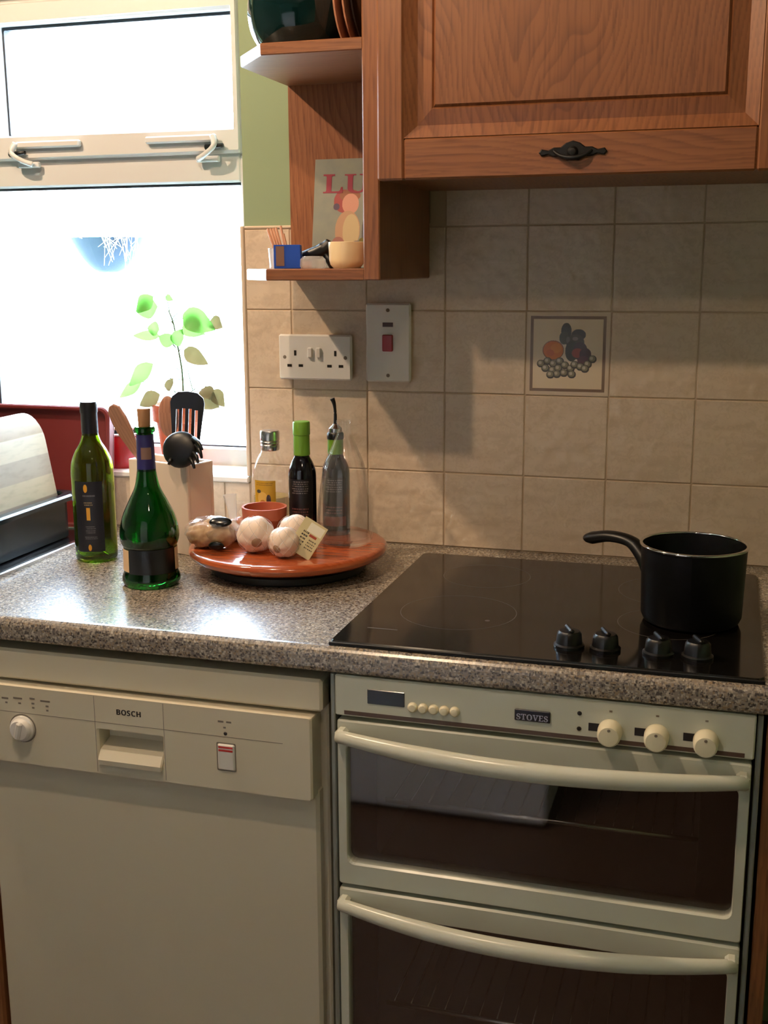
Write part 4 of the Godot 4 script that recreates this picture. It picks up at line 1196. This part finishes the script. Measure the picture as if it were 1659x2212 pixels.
# ================================================================ utensils
func build_utensils() -> void:
	var turn := -atan2(0.045, 0.145)
	var c := Vector3(-0.5125, WT, 0.1775)
	var right := Vector3(0.955, 0, 0.296)
	var back := Vector3(0.296, 0, -0.955)
	var ctr := c + back * 0.036
	var t := thing("utensil_box", "cream wooden utensil box between the two green bottles and the tiles", "box", ctr, turn)
	var W := 0.152; var D := 0.072; var H := 0.172
	var k := 0.008
	part("front_board", bbm(Vector3(-W / 2, 0, D / 2 - k), Vector3(W / 2, H, D / 2), 0.0015), M.box_cream, t)
	part("back_board", bbm(Vector3(-W / 2, 0, -D / 2), Vector3(W / 2, H, -D / 2 + k), 0.0015), M.box_cream, t)
	part("side_board", bbm(Vector3(-W / 2, 0, -D / 2 + k), Vector3(-W / 2 + k, H, D / 2 - k), 0.0015), M.box_cream, t)
	part("side_board", bbm(Vector3(W / 2 - k, 0, -D / 2 + k), Vector3(W / 2, H, D / 2 - k), 0.0015), M.box_cream, t)
	part("bottom_board", bbm(Vector3(-W / 2 + k, 0.001, -D / 2 + k), Vector3(W / 2 - k, 0.008, D / 2 - k)), M.box_cream, t)
	part("knot", lathe([Vector2(0.010, 0), Vector2(0.006, 0.0006), Vector2(0, 0.0008)], 16, 38, 0, TAU, Transform3D(Basis.from_euler(Vector3(PI / 2, 0, 0)), Vector3.ZERO)), M.knot_brown, t, Vector3(-0.036, 0.122, D / 2))
	# wooden spatula leaning to the left
	var s := thing("wooden_spatula", "wooden spatula with a rounded blade leaning left in the utensil box", "spatula", Vector3(-0.484, 0.920, 0.1400))
	var hd := Vector3(-0.5985, 1.1483, 0.1500) - s.position
	var ax := hd.normalized()
	var bas := Basis(Vector3(0.8, 0, 0.3).slide(ax).normalized(), ax, Vector3.ZERO)
	bas.z = bas.x.cross(bas.y)
	var L := hd.length()
	var poly := PackedVector2Array()
	for p in [[0.006, 0], [0.0065, L * 0.72], [0.013, L * 0.80], [0.0215, L * 0.93], [0.023, L * 1.03], [0.019, L * 1.12], [0.008, L * 1.155], [-0.008, L * 1.155], [-0.019, L * 1.12], [-0.023, L * 1.03], [-0.0215, L * 0.93], [-0.013, L * 0.80], [-0.0065, L * 0.72], [-0.006, 0]]:
		poly.append(Vector2(p[0], p[1]))
	var sp := part("blade_and_handle", prism(poly, -0.0035, 0.0035, 0.002), M.spoon_wood, s)
	sp.basis = bas
	# pale wooden spoon behind the slotted turner
	var w := thing("wooden_spoon", "pale wooden spoon standing behind the black slotted turner", "spoon", Vector3(-0.506, 0.920, 0.123))
	var w1 := Vector3(-0.5084, 1.1621, 0.1300) - w.position
	var wst := st_new()
	tube_to(wst, [Vector3.ZERO, w1 * 0.78], [0.005, 0.0055], 10)
	blob_to(wst, Vector3.ZERO, Vector3(0.021, 0.040, 0.008), func(_d): return 1.0, 20, 12, Transform3D(Basis(Vector3(0, 0, 1), atan2(-w1.x, w1.y)), w1))
	part("bowl_and_handle", done(wst), M.spoon_wood, w)
	# black slotted turner
	var b := thing("slotted_turner", "black slotted turner standing upright in the utensil box", "turner", Vector3(-0.4755, 0.920, 0.1596))
	var top := Vector3(-0.4537, 1.2139, 0.1580) - b.position
	var ang := atan2(-top.x, top.y)
	var TL := top.length()
	var cs := CSGCombiner3D.new()
	cs.name = "slotted_blade"
	var pg := CSGPolygon3D.new()
	pg.polygon = PackedVector2Array([Vector2(-0.012, TL - 0.118), Vector2(0.012, TL - 0.118), Vector2(0.026, TL - 0.090), Vector2(0.032, TL - 0.022), Vector2(0.029, TL - 0.011), Vector2(0.018, TL - 0.002), Vector2(0.0, TL), Vector2(-0.018, TL - 0.002), Vector2(-0.029, TL - 0.011), Vector2(-0.032, TL - 0.022), Vector2(-0.026, TL - 0.090)])
	pg.depth = 0.003
	pg.material = M.black_plastic
	cs.add_child(pg)
	for x in [-0.0175, -0.006, 0.006, 0.0175]:
		var hole := CSGBox3D.new()
		hole.operation = CSGShape3D.OPERATION_SUBTRACTION
		hole.size = Vector3(0.0055, 0.062 - absf(x) * 0.4, 0.02)
		hole.position = Vector3(x, TL - 0.062, 0)
		hole.material = M.black_plastic
		cs.add_child(hole)
	b.add_child(cs, true)
	cs.rotation = Vector3(0, 0.30, ang)
	part("handle", tube([Vector3.ZERO, top * 0.35, top.normalized() * (TL - 0.112)], [0.007, 0.006, 0.005], 10), M.black_plastic, b)
	# black pasta server
	var v := thing("pasta_server", "black toothed pasta server drooping over the utensil box edge", "server", Vector3(-0.469, 0.920, 0.172))
	var vs := st_new()
	var cc: Vector3 = Vector3(0.0275, 0.1935, 0.0430)
	blob_to(vs, Vector3.ZERO, Vector3(0.036, 0.034, 0.012), func(d): return 1.0 - 0.10 * maxf(0.0, d.x), 24, 14, Transform3D(Basis.from_euler(Vector3(-0.25, 0.15, -0.35)), cc))
	part("bowl", done(vs), M.black_plastic, v)
	for d in [[Vector3(0.0520, 0.2148, 0.0420), Vector3(0.0793, 0.1988, 0.0640)], [Vector3(0.0571, 0.2031, 0.0420), Vector3(0.0777, 0.1836, 0.0640)], [Vector3(0.0509, 0.1892, 0.0420), Vector3(0.0701, 0.1748, 0.0640)], [Vector3(0.0413, 0.1803, 0.0420), Vector3(0.0623, 0.1643, 0.0640)], [Vector3(0.0076, 0.1771, 0.0420), Vector3(0.0108, 0.1688, 0.0640)]]:
		part("tooth", tube(curve3([d[0], (d[0] + d[1]) * 0.5 + Vector3(0.004, 0.004, 0.006), d[1]], 4), [0.0052, 0.0042, 0.0022], 8), M.black_plastic, v)
	part("handle", tube(curve3([Vector3(0, 0, -0.005), Vector3(0.0120, 0.1747, -0.0020), Vector3(0.0198, 0.2127, 0.0180), Vector3(0.0257, 0.2073, 0.0380)]), [0.006, 0.006, 0.008], 10), M.black_plastic, v)

# ================================================================ turntable and its things
func build_turntable() -> void:
	var C := Vector3(-0.232, WT, 0.226)
	var top := WT + 0.046
	var t := thing("turntable", "round polished wooden turntable on a black foot", "turntable", C)
	part("foot", lathe([Vector2(0, 0), Vector2(0.135, 0), Vector2(0.140, 0.004), Vector2(0.140, 0.014), Vector2(0.06, 0.018), Vector2(0.06, 0.024), Vector2(0, 0.024)], 56), M.turntable_black, t)
	part("plate", lathe([Vector2(0, 0.0235), Vector2(0.150, 0.0235), Vector2(0.168, 0.026), Vector2(0.1755, 0.031), Vector2(0.178, 0.037), Vector2(0.1765, 0.042), Vector2(0.172, 0.0455), Vector2(0.165, 0.046), Vector2(0, 0.046)], 80), M.turntable_wood, t)
	top += 0.0003
	# clear bottle with silver cap
	var a := thing("oil_bottle", "clear glass bottle with ribbed silver cap and yellow label", "bottle", Vector3(-0.297, top, 0.142))
	var R := 0.0345
	var og := [Vector2(0, 0.0), Vector2(0.030, 0), Vector2(R, 0.004), Vector2(R, 0.102)] + curve2([Vector2(R, 0.102), Vector2(0.0325, 0.116), Vector2(0.0245, 0.136), Vector2(0.0175, 0.148), Vector2(0.0160, 0.156)]).slice(1)
	part("glass", lathe(og, 44), M.clear_glass, a)
	part("oil", lathe([Vector2(0, 0.003), Vector2(0.030, 0.003), Vector2(0.0325, 0.007), Vector2(0.0325, 0.066), Vector2(0, 0.066)], 36), oil_mat(), a)
	part("cap", ribbed_cap(), M.steel, a)
	var im := Image.create(128, 160, false, Image.FORMAT_RGB8)
	im.fill(Color(0.78, 0.62, 0.16))
	var r2 := RandomNumberGenerator.new(); r2.seed = 15
	scribble(im, Rect2i(14, 12, 100, 20), 2, Color(0.55, 0.42, 0.12), r2)
	ell(im, 52, 96, 30, 34, Color(0.86, 0.72, 0.36)); ell(im, 30, 60, 14, 10, Color(0.33, 0.32, 0.30)); ell(im, 88, 104, 13, 28, Color(0.28, 0.24, 0.26)); ell(im, 54, 118, 16, 12, Color(0.70, 0.44, 0.12))
	im.fill_rect(Rect2i(0, 142, 128, 18), Color(0.30, 0.30, 0.22))
	part("label", wrap_label(R + 0.0004, R + 0.0004, 0.046, 0.100, -0.62, 0.62), print_mat("oil_label", im, 0.5), a)
	# dark balsamic bottles with green collars
	var im2 := Image.create(96, 200, false, Image.FORMAT_RGB8)
	im2.fill(Color(0.055, 0.04, 0.06))
	scribble(im2, Rect2i(14, 8, 66, 56), 6, Color(0.50, 0.46, 0.44), r2)
	scribble(im2, Rect2i(14, 118, 66, 36), 3, Color(0.48, 0.30, 0.28), r2)
	im2.fill_rect(Rect2i(0, 160, 96, 40), Color(0.42, 0.17, 0.12))
	var lm := print_mat("vinegar_label", im2, 0.35)
	var b := vinegar("vinegar_bottle", "dark vinegar bottle with a tall green cap beside the silver-capped bottle", Vector3(-0.226, top, 0.165), lm)
	part("cap", lathe([Vector2(0.0128, 0.148), Vector2(0.0150, 0.150), Vector2(0.0146, 0.186), Vector2(0.0156, 0.187), Vector2(0.0156, 0.208), Vector2(0.0145, 0.2105), Vector2(0, 0.211)], 32), M.green_cap, b)
	var c := vinegar("vinegar_bottle", "dark vinegar bottle with a green collar and a metal pouring spout", Vector3(-0.172, top, 0.134), lm)
	part("collar", lathe([Vector2(0.0128, 0.148), Vector2(0.0146, 0.150), Vector2(0.0144, 0.176), Vector2(0, 0.176)], 32), M.green_cap, c)
	part("stopper", lathe([Vector2(0.0150, 0.1762), Vector2(0.0156, 0.178), Vector2(0.0156, 0.186), Vector2(0.0135, 0.189), Vector2(0, 0.189)], 28), M.black_plastic, c)
	var sp := part("spout", lathe([Vector2(0.0125, 0.189), Vector2(0.0125, 0.196), Vector2(0.0060, 0.202), Vector2(0.0040, 0.204), Vector2(0, 0.204)], 24), M.steel, c)
	part("spout_tube", tube(curve3([Vector3(0, 0.203, 0), Vector3(0.0005, 0.222, 0), Vector3(-0.001, 0.240, 0.001), Vector3(-0.004, 0.250, 0.003)]), [0.0032, 0.0026, 0.0046], 10), M.iron_dark, sp)
	# clear conical carafe
	var d := thing("glass_carafe", "empty clear glass teardrop carafe in front of the spouted vinegar bottle", "carafe", Vector3(-0.132, top, 0.203))
	var cg := [Vector2(0, 0.0), Vector2(0.042, 0), Vector2(0.0475, 0.004)] + curve2([Vector2(0.0490, 0.010), Vector2(0.0490, 0.045), Vector2(0.0440, 0.095), Vector2(0.036, 0.140), Vector2(0.022, 0.175), Vector2(0.0125, 0.198), Vector2(0.0115, 0.214)]) + [Vector2(0.0135, 0.216), Vector2(0.0135, 0.220), Vector2(0.0110, 0.221)] + curve2([Vector2(0.0095, 0.214), Vector2(0.0105, 0.198), Vector2(0.020, 0.173), Vector2(0.034, 0.138), Vector2(0.0415, 0.095), Vector2(0.0465, 0.045), Vector2(0.0455, 0.016)])
	part("glass", lathe(cg, 52), M.clear_glass, d)
	part("base", lathe([Vector2(0, 0.0015), Vector2(0.040, 0.0015), Vector2(0.0455, 0.005), Vector2(0.044, 0.013), Vector2(0, 0.011)], 44), M.clear_glass, d)
	# terracotta pot
	var p := thing("terracotta_pot", "small empty terracotta pot on the turntable behind the garlic", "pot", Vector3(-0.276, top, 0.228))
	part("pot", lathe([Vector2(0, 0), Vector2(0.030, 0), Vector2(0.036, 0.042), Vector2(0.0395, 0.044), Vector2(0.0405, 0.064), Vector2(0.0365, 0.064), Vector2(0.0335, 0.044), Vector2(0.027, 0.006), Vector2(0, 0.005)], 40), M.terracotta, p)
	# garlic in a net
	var spots := [[Vector3(-0.259, 0, 0.311), 0.0330, 0.3, "largest garlic bulb, beside the film wrapped roots"], [Vector3(-0.198, 0, 0.332), 0.0275, -0.4, "small garlic bulb lying in front of the printed tag"], [Vector3(-0.204, 0, 0.266), 0.0310, 0.9, "garlic bulb between the terracotta pot and the printed tag"]]
	for s in spots:
		var bulb := garlic(s[0] + Vector3(0, top, 0), s[1], s[2], s[3])
		if s[1] > 0.0325:
			part("net_tail", tail(), M.net, bulb, Vector3(0.024, 0, 0.001), Vector3(0, -s[2], 0))
	var n := thing("garlic_tag", "cream and silver printed tag of the garlic net", "tag", Vector3(-0.243, top, 0.312))
	var gi := Image.create(96, 128, false, Image.FORMAT_RGB8)
	gi.fill(Color(0.80, 0.75, 0.58))
	gi.fill_rect(Rect2i(30, 8, 60, 34), Color(0.90, 0.88, 0.80))
	gi.fill_rect(Rect2i(48, 46, 30, 9), Color(0.62, 0.26, 0.18))
	scribble(gi, Rect2i(20, 44, 26, 60), 5, Color(0.22, 0.20, 0.18), r2)
	scribble(gi, Rect2i(54, 64, 34, 40), 4, Color(0.40, 0.36, 0.28), r2)
	part("tag", box_uv(0.044, 0.062, 0.0012), print_mat("garlic_tag", gi, 0.3), n, Vector3(0.084, 0.034, 0.012), Vector3(-0.35, 0.25, -0.55))
	# film wrapped roots
	var e := thing("wrapped_roots", "knobbly beige roots in clear film with a dark sticker", "vegetable", Vector3(-0.350, top, 0.300))
	var nz := noise(77, 1.3, 2)
	var f := func(dv: Vector3) -> float: return 1.0 + 0.22 * nz.get_noise_3dv(dv * 1.6)
	var es := st_new()
	blob_to(es, Vector3(-0.012, 0.0225, 0.0), Vector3(0.030, 0.0225, 0.025), f)
	blob_to(es, Vector3(0.018, 0.024, -0.002), Vector3(0.026, 0.0235, 0.026), f)
	blob_to(es, Vector3(0.002, 0.031, -0.016), Vector3(0.024, 0.021, 0.020), f)
	part("roots", done(es), root_mat(), e)
	var fs := st_new()
	var f2 := func(dv: Vector3) -> float: return 1.0 + 0.10 * nz.get_noise_3dv(dv * 3.5)
	blob_to(fs, Vector3(0.002, 0.0285, -0.003), Vector3(0.050, 0.0275, 0.034), f2, 34, 20)
	part("film_wrap", done(fs), M.film, e)
	var si := Image.create(64, 64, false, Image.FORMAT_RGB8)
	si.fill(Color(0.06, 0.07, 0.08)); si.fill_rect(Rect2i(26, 22, 16, 22), Color(0.62, 0.55, 0.52))
	var skm := print_mat("sticker", si, 0.2)
	part("sticker", blob(Vector3.ZERO, Vector3(0.0200, 0.010, 0.004), func(_d): return 1.0, 16, 10), skm, e, Vector3(0.026, 0.050, 0.012), Vector3(-0.7, 0.3, 0))
	part("sticker", blob(Vector3.ZERO, Vector3(0.014, 0.008, 0.004), func(_d): return 1.0, 16, 10), skm, e, Vector3(0.024, 0.011, 0.028), Vector3(0.2, 0.2, 0))
	# second film pack behind
	var g := thing("wrapped_onion", "small film wrapped onion with a frilly twisted top behind the roots", "vegetable", Vector3(-0.328, top, 0.237))
	part("onion", blob(Vector3(0, 0.021, 0), Vector3(0.023, 0.021, 0.023), f), onion_mat(), g)
	var ft := st_new()
	lathe_to(ft, [Vector2(0.025, 0.020), Vector2(0.022, 0.034), Vector2(0.008, 0.046), Vector2(0.005, 0.052), Vector2(0.012, 0.064), Vector2(0.017, 0.070)], 18, 60)
	part("film_wrap", done(ft), M.film, g)

func oil_mat() -> StandardMaterial3D:
	var m := mat("oil_liquid", Color(0.62, 0.50, 0.05, 0.45), 0.05)
	m.transparency = BaseMaterial3D.TRANSPARENCY_ALPHA
	return m

func root_mat() -> StandardMaterial3D:
	var im := Image.create(96, 96, false, Image.FORMAT_RGB8)
	var nz := noise(41, 0.06, 3)
	for y in 96:
		for x in 96:
			im.set_pixel(x, y, Color(0.80, 0.66, 0.46).lerp(Color(0.62, 0.44, 0.27), clampf(0.5 + nz.get_noise_2d(x, y), 0, 1)))
	var m := print_mat("root_skin", im, 0.6)
	m.uv1_triplanar = true
	m.uv1_scale = Vector3(12, 12, 12)
	return m

func onion_mat() -> StandardMaterial3D:
	return mat("onion_skin", Color(0.72, 0.44, 0.24), 0.4)

func ribbed_cap() -> ArrayMesh:
	return lathe([Vector2(0.0165, 0.152), Vector2(0.0175, 0.154), Vector2(0.0175, 0.162), Vector2(0.0165, 0.1635), Vector2(0.0175, 0.165), Vector2(0.0175, 0.168), Vector2(0.0165, 0.1695), Vector2(0.0178, 0.171), Vector2(0.0178, 0.186), Vector2(0.0165, 0.1885), Vector2(0, 0.189)], 36, 30)

func vinegar(called: String, label: String, at: Vector3, lm: Material) -> Node3D:
	var t := thing(called, label, "bottle", at, 0.0, "dark vinegar bottles on the turntable")
	var R := 0.0255
	var g := [Vector2(0, 0), Vector2(0.022, 0), Vector2(R, 0.004), Vector2(R, 0.112)] + curve2([Vector2(R, 0.112), Vector2(0.0240, 0.124), Vector2(0.0185, 0.138), Vector2(0.0140, 0.147), Vector2(0.0130, 0.156)]).slice(1) + [Vector2(0, 0.156)]
	part("glass", lathe(g, 40), M.balsamic, t)
	part("label", wrap_label(R + 0.0004, R + 0.0004, 0.018, 0.108, -0.75, 1.1), lm, t)
	return t

func garlic(at: Vector3, r: float, turn: float, label: String) -> Node3D:
	var t := thing("garlic_bulb", label, "garlic", at, turn, "garlic bulbs in the net bag")
	var f := func(d: Vector3) -> float:
		var a := atan2(d.x, d.z)
		var side := sqrt(maxf(0.0, 1.0 - d.y * d.y))
		return 1.0 - 0.09 * side * (1.0 - absf(sin(a * 3.0 + 0.4))) + 0.10 * pow(maxf(0.0, d.y), 8.0)
	var lie := Vector3(-1.25, 0, 0.15)
	var mid := Vector3(0, r * 0.97, 0)
	part("cloves", blob(Vector3.ZERO, Vector3(r, r * 0.9, r), f, 44, 20), M.garlic_skin, t, mid, lie)
	part("neck", lathe([Vector2(r * 0.30, r * 1.66), Vector2(r * 0.16, r * 1.85), Vector2(r * 0.13, r * 2.02), Vector2(0, r * 2.04)].map(func(p): return p - Vector2(0, r * 0.86)), 14), M.garlic_skin, t, mid, lie)
	var ns := st_new()
	net_to(ns, r, mid)
	part("netting", done(ns), M.net, t).set_meta("kind", "stuff")
	part("root_disc", lathe([Vector2(0, 0.0), Vector2(r * 0.2, 0.0), Vector2(r * 0.28, r * 0.06), Vector2(0, r * 0.1)].map(func(p): return p - Vector2(0, r * 0.92)), 12), M.garlic_root, t, mid, lie)
	return t

func tail() -> ArrayMesh:
	var st := st_new()
	tube_to(st, curve3([Vector3(-0.062, 0.035, -0.010), Vector3(-0.074, 0.046, -0.016), Vector3(-0.078, 0.066, -0.022), Vector3(-0.086, 0.092, -0.030)]), [0.008, 0.006, 0.008, 0.013], 10, 0.45)
	return done(st)

func net_to(st: SurfaceTool, radius: float, c: Vector3) -> void:
	# thin crossing threads over a bulb
	var r := radius * 1.03
	for k in 9:
		for sg in [-1.0, 1.0]:
			var pts := []
			for j in 15:
				var th := 0.35 + 2.1 * j / 14.0
				var ph: float = TAU * k / 9 + sg * j * 0.11
				pts.append(c + Vector3(sin(th) * sin(ph) * r, cos(th) * r * 0.95, sin(th) * cos(ph) * r))
			tube_to(st, pts, [0.0003, 0.0003], 4)

# ================================================================ things on the shelves
func build_shelf_things() -> void:
	var y := 1.4368
	# printed tin sign
	var s := thing("tin_sign", "grey printed tin sign with red letters leaning at the back of the shelf", "sign", Vector3(-0.160, y, 0.052))
	var im := Image.create(256, 320, false, Image.FORMAT_RGB8)
	var nz := noise(6, 0.02, 3)
	for yy in 320:
		for xx in 256:
			im.set_pixel(xx, yy, Color(0.55, 0.56, 0.50).lerp(Color(0.50, 0.52, 0.49), 0.5 + 0.5 * nz.get_noise_2d(xx, yy)))
	# plain figure in a rose bonnet and a cream smock
	ell(im, 88, 124, 30, 34, Color(0.60, 0.27, 0.26)); ell(im, 104, 108, 30, 18, Color(0.55, 0.35, 0.25))
	ell(im, 106, 132, 24, 30, Color(0.77, 0.55, 0.47)); ell(im, 66, 140, 9, 10, Color(0.33, 0.26, 0.34))
	ell(im, 100, 210, 36, 58, Color(0.70, 0.55, 0.43)); ell(im, 110, 212, 24, 50, Color(0.74, 0.66, 0.50))
	ell(im, 74, 262, 22, 34, Color(0.60, 0.40, 0.36)); ell(im, 130, 262, 26, 22, Color(0.42, 0.34, 0.35))
	im.fill_rect(Rect2i(82, 246, 28, 6), Color(0.72, 0.28, 0.20))
	ell(im, 148, 214, 7, 40, Color(0.36, 0.34, 0.33)); ell(im, 144, 240, 10, 8, Color(0.42, 0.38, 0.12))
	var sg := part("sign_plate", box_uv(0.172, 0.198, 0.0016), print_mat("sign_print", im, 0.35), s, Vector3(0.003, 0.0985, -0.018), Vector3(-0.165, 0, 0.0))
	var lt := part("lettering", text_mesh("LU", 0.036, 0.0006, "Droid Serif"), mat("letter_red", Color(0.56, 0.13, 0.22), 0.4), sg, Vector3(-0.0255, 0.0535, 0.0010))
	lt.scale = Vector3(1.28, 0.95, 1)
	# blue box
	var b := thing("blue_box", "small bright blue card box on the lower shelf", "box", Vector3(-0.231, y, 0.200), 0.28)
	part("carton", box(Vector3(0.046, 0.040, 0.034), 0.001, Vector3(0, 0.020, 0)), M.blue_card, b)
	part("paper_label", box(Vector3(0.014, 0.033, 0.0006), 0.0, Vector3(-0.012, 0.021, 0.0174)), M.gold_label, b)
	# bundle of sticks
	var sticks := [[Vector3(-0.2548, 1.4376, 0.1760), Vector3(-0.2790, 1.5054, 0.1720)], [Vector3(-0.2504, 1.4376, 0.1760), Vector3(-0.2737, 1.5053, 0.1720)], [Vector3(-0.2470, 1.4376, 0.1760), Vector3(-0.2685, 1.5060, 0.1720)], [Vector3(-0.2427, 1.4376, 0.1760), Vector3(-0.2633, 1.5067, 0.1720)], [Vector3(-0.2392, 1.4376, 0.1760), Vector3(-0.2545, 1.5098, 0.1720)], [Vector3(-0.2340, 1.4376, 0.1760), Vector3(-0.2497, 1.4963, 0.1720)]]
	for q in sticks:
		var o := thing("incense_stick", "thin brown stick leaning behind the blue box", "stick", q[0], 0.0, "thin brown sticks behind the blue box")
		part("rod", tube([Vector3.ZERO, q[1] - q[0]], [0.0024, 0.0022], 7), M.stick_wood, o)
	# clear tub
	var c := thing("clear_tub", "small clear plastic tub on the corner of the lower shelf", "tub", Vector3(-0.262, y, 0.165))
	part("tub", lathe([Vector2(0, 0), Vector2(0.016, 0), Vector2(0.0185, 0.034), Vector2(0.0195, 0.035), Vector2(0.0175, 0.034), Vector2(0.015, 0.002), Vector2(0, 0.0015)], 28), M.tub_plastic, c)
	# small glass jar lid
	var j := thing("glass_dish", "low clear glass dish between the blue box and the cream bowl", "dish", Vector3(-0.180, y, 0.215))
	part("dish", lathe([Vector2(0, 0), Vector2(0.020, 0), Vector2(0.0225, 0.004), Vector2(0.0220, 0.015), Vector2(0.0165, 0.0205), Vector2(0, 0.0215)], 32), M.tub_plastic, j)
	# black pestle-like handle lying behind
	var h := thing("black_handle_tool", "black handled tool lying behind the glass dish", "tool", Vector3(-0.185, y, 0.165))
	part("handle", tube(curve3([Vector3(-0.2291, 1.4560, 0.1650) - h.position, Vector3(-0.2031, 1.4605, 0.1650) - h.position, Vector3(-0.1772, 1.4706, 0.1650) - h.position, Vector3(-0.1668, 1.4838, 0.1650) - h.position]), [0.006, 0.011, 0.012, 0.006], 12), M.black_plastic, h)
	part("stand", tube([Vector3(0.024, 0.001, 0), Vector3(-0.1756, 1.4643, 0.1650) - h.position], [0.006, 0.007], 10), M.black_plastic, h)
	# cream bowl
	var m := thing("cream_bowl", "cream glazed bowl on the lower shelf beside the oak panel", "bowl", Vector3(-0.116, y, 0.225))
	part("bowl", lathe([Vector2(0, 0), Vector2(0.022, 0), Vector2(0.0275, 0.006), Vector2(0.0295, 0.014), Vector2(0.0305, 0.043), Vector2(0.0290, 0.0435), Vector2(0.0275, 0.014), Vector2(0.020, 0.005), Vector2(0, 0.004)], 40), M.cream_glaze, m)
	# upper shelf: dark green pot and plates on edge
	var y2 := 1.6200 + 0.145 + 0.0188
	var p := thing("green_pot", "round dark green glazed pot on the upper shelf", "pot", Vector3(-0.206, y2, 0.190))
	part("body", lathe([Vector2(0, 0), Vector2(0.052, 0), Vector2(0.055, 0.004)] + curve2([Vector2(0.066, 0.010), Vector2(0.080, 0.035), Vector2(0.085, 0.070), Vector2(0.078, 0.105), Vector2(0.060, 0.128)]) + [Vector2(0.056, 0.130), Vector2(0.056, 0.140), Vector2(0.050, 0.140), Vector2(0.050, 0.128), Vector2(0, 0.12)], 56), M.dark_glaze, p)
	part("lid", lathe([Vector2(0.055, 0.1402), Vector2(0.045, 0.152), Vector2(0.012, 0.160), Vector2(0.010, 0.168), Vector2(0.014, 0.176), Vector2(0, 0.180)], 36), M.dark_glaze, p)
	var defs := [["wooden_plate", "turned wooden plate standing on edge beside the dark green pot", "plate", "spoon_wood", -0.112, 0.085], ["wooden_plate", "turned wooden plate standing on edge between another plate and a dark one", "plate", "spoon_wood", -0.096, 0.090], ["dark_plate", "dark plate standing on edge against the oak side panel", "plate", "plate_dark", -0.080, 0.100]]
	for q in defs:
		var R: float = q[5]
		var o := thing(q[0], q[1], q[2], Vector3(q[4], y2, 0.200))
		part("disc", lathe([Vector2(0, 0.004), Vector2(R * 0.6, 0.004), Vector2(R * 0.95, -0.001), Vector2(R, 0.001), Vector2(R * 0.96, 0.005), Vector2(R * 0.62, 0.009), Vector2(0, 0.009)], 48, 50, 0, TAU, Transform3D(Basis.from_euler(Vector3(0, 0, PI / 2)), Vector3(0, R + 0.0003, 0))), M[q[3]], o)
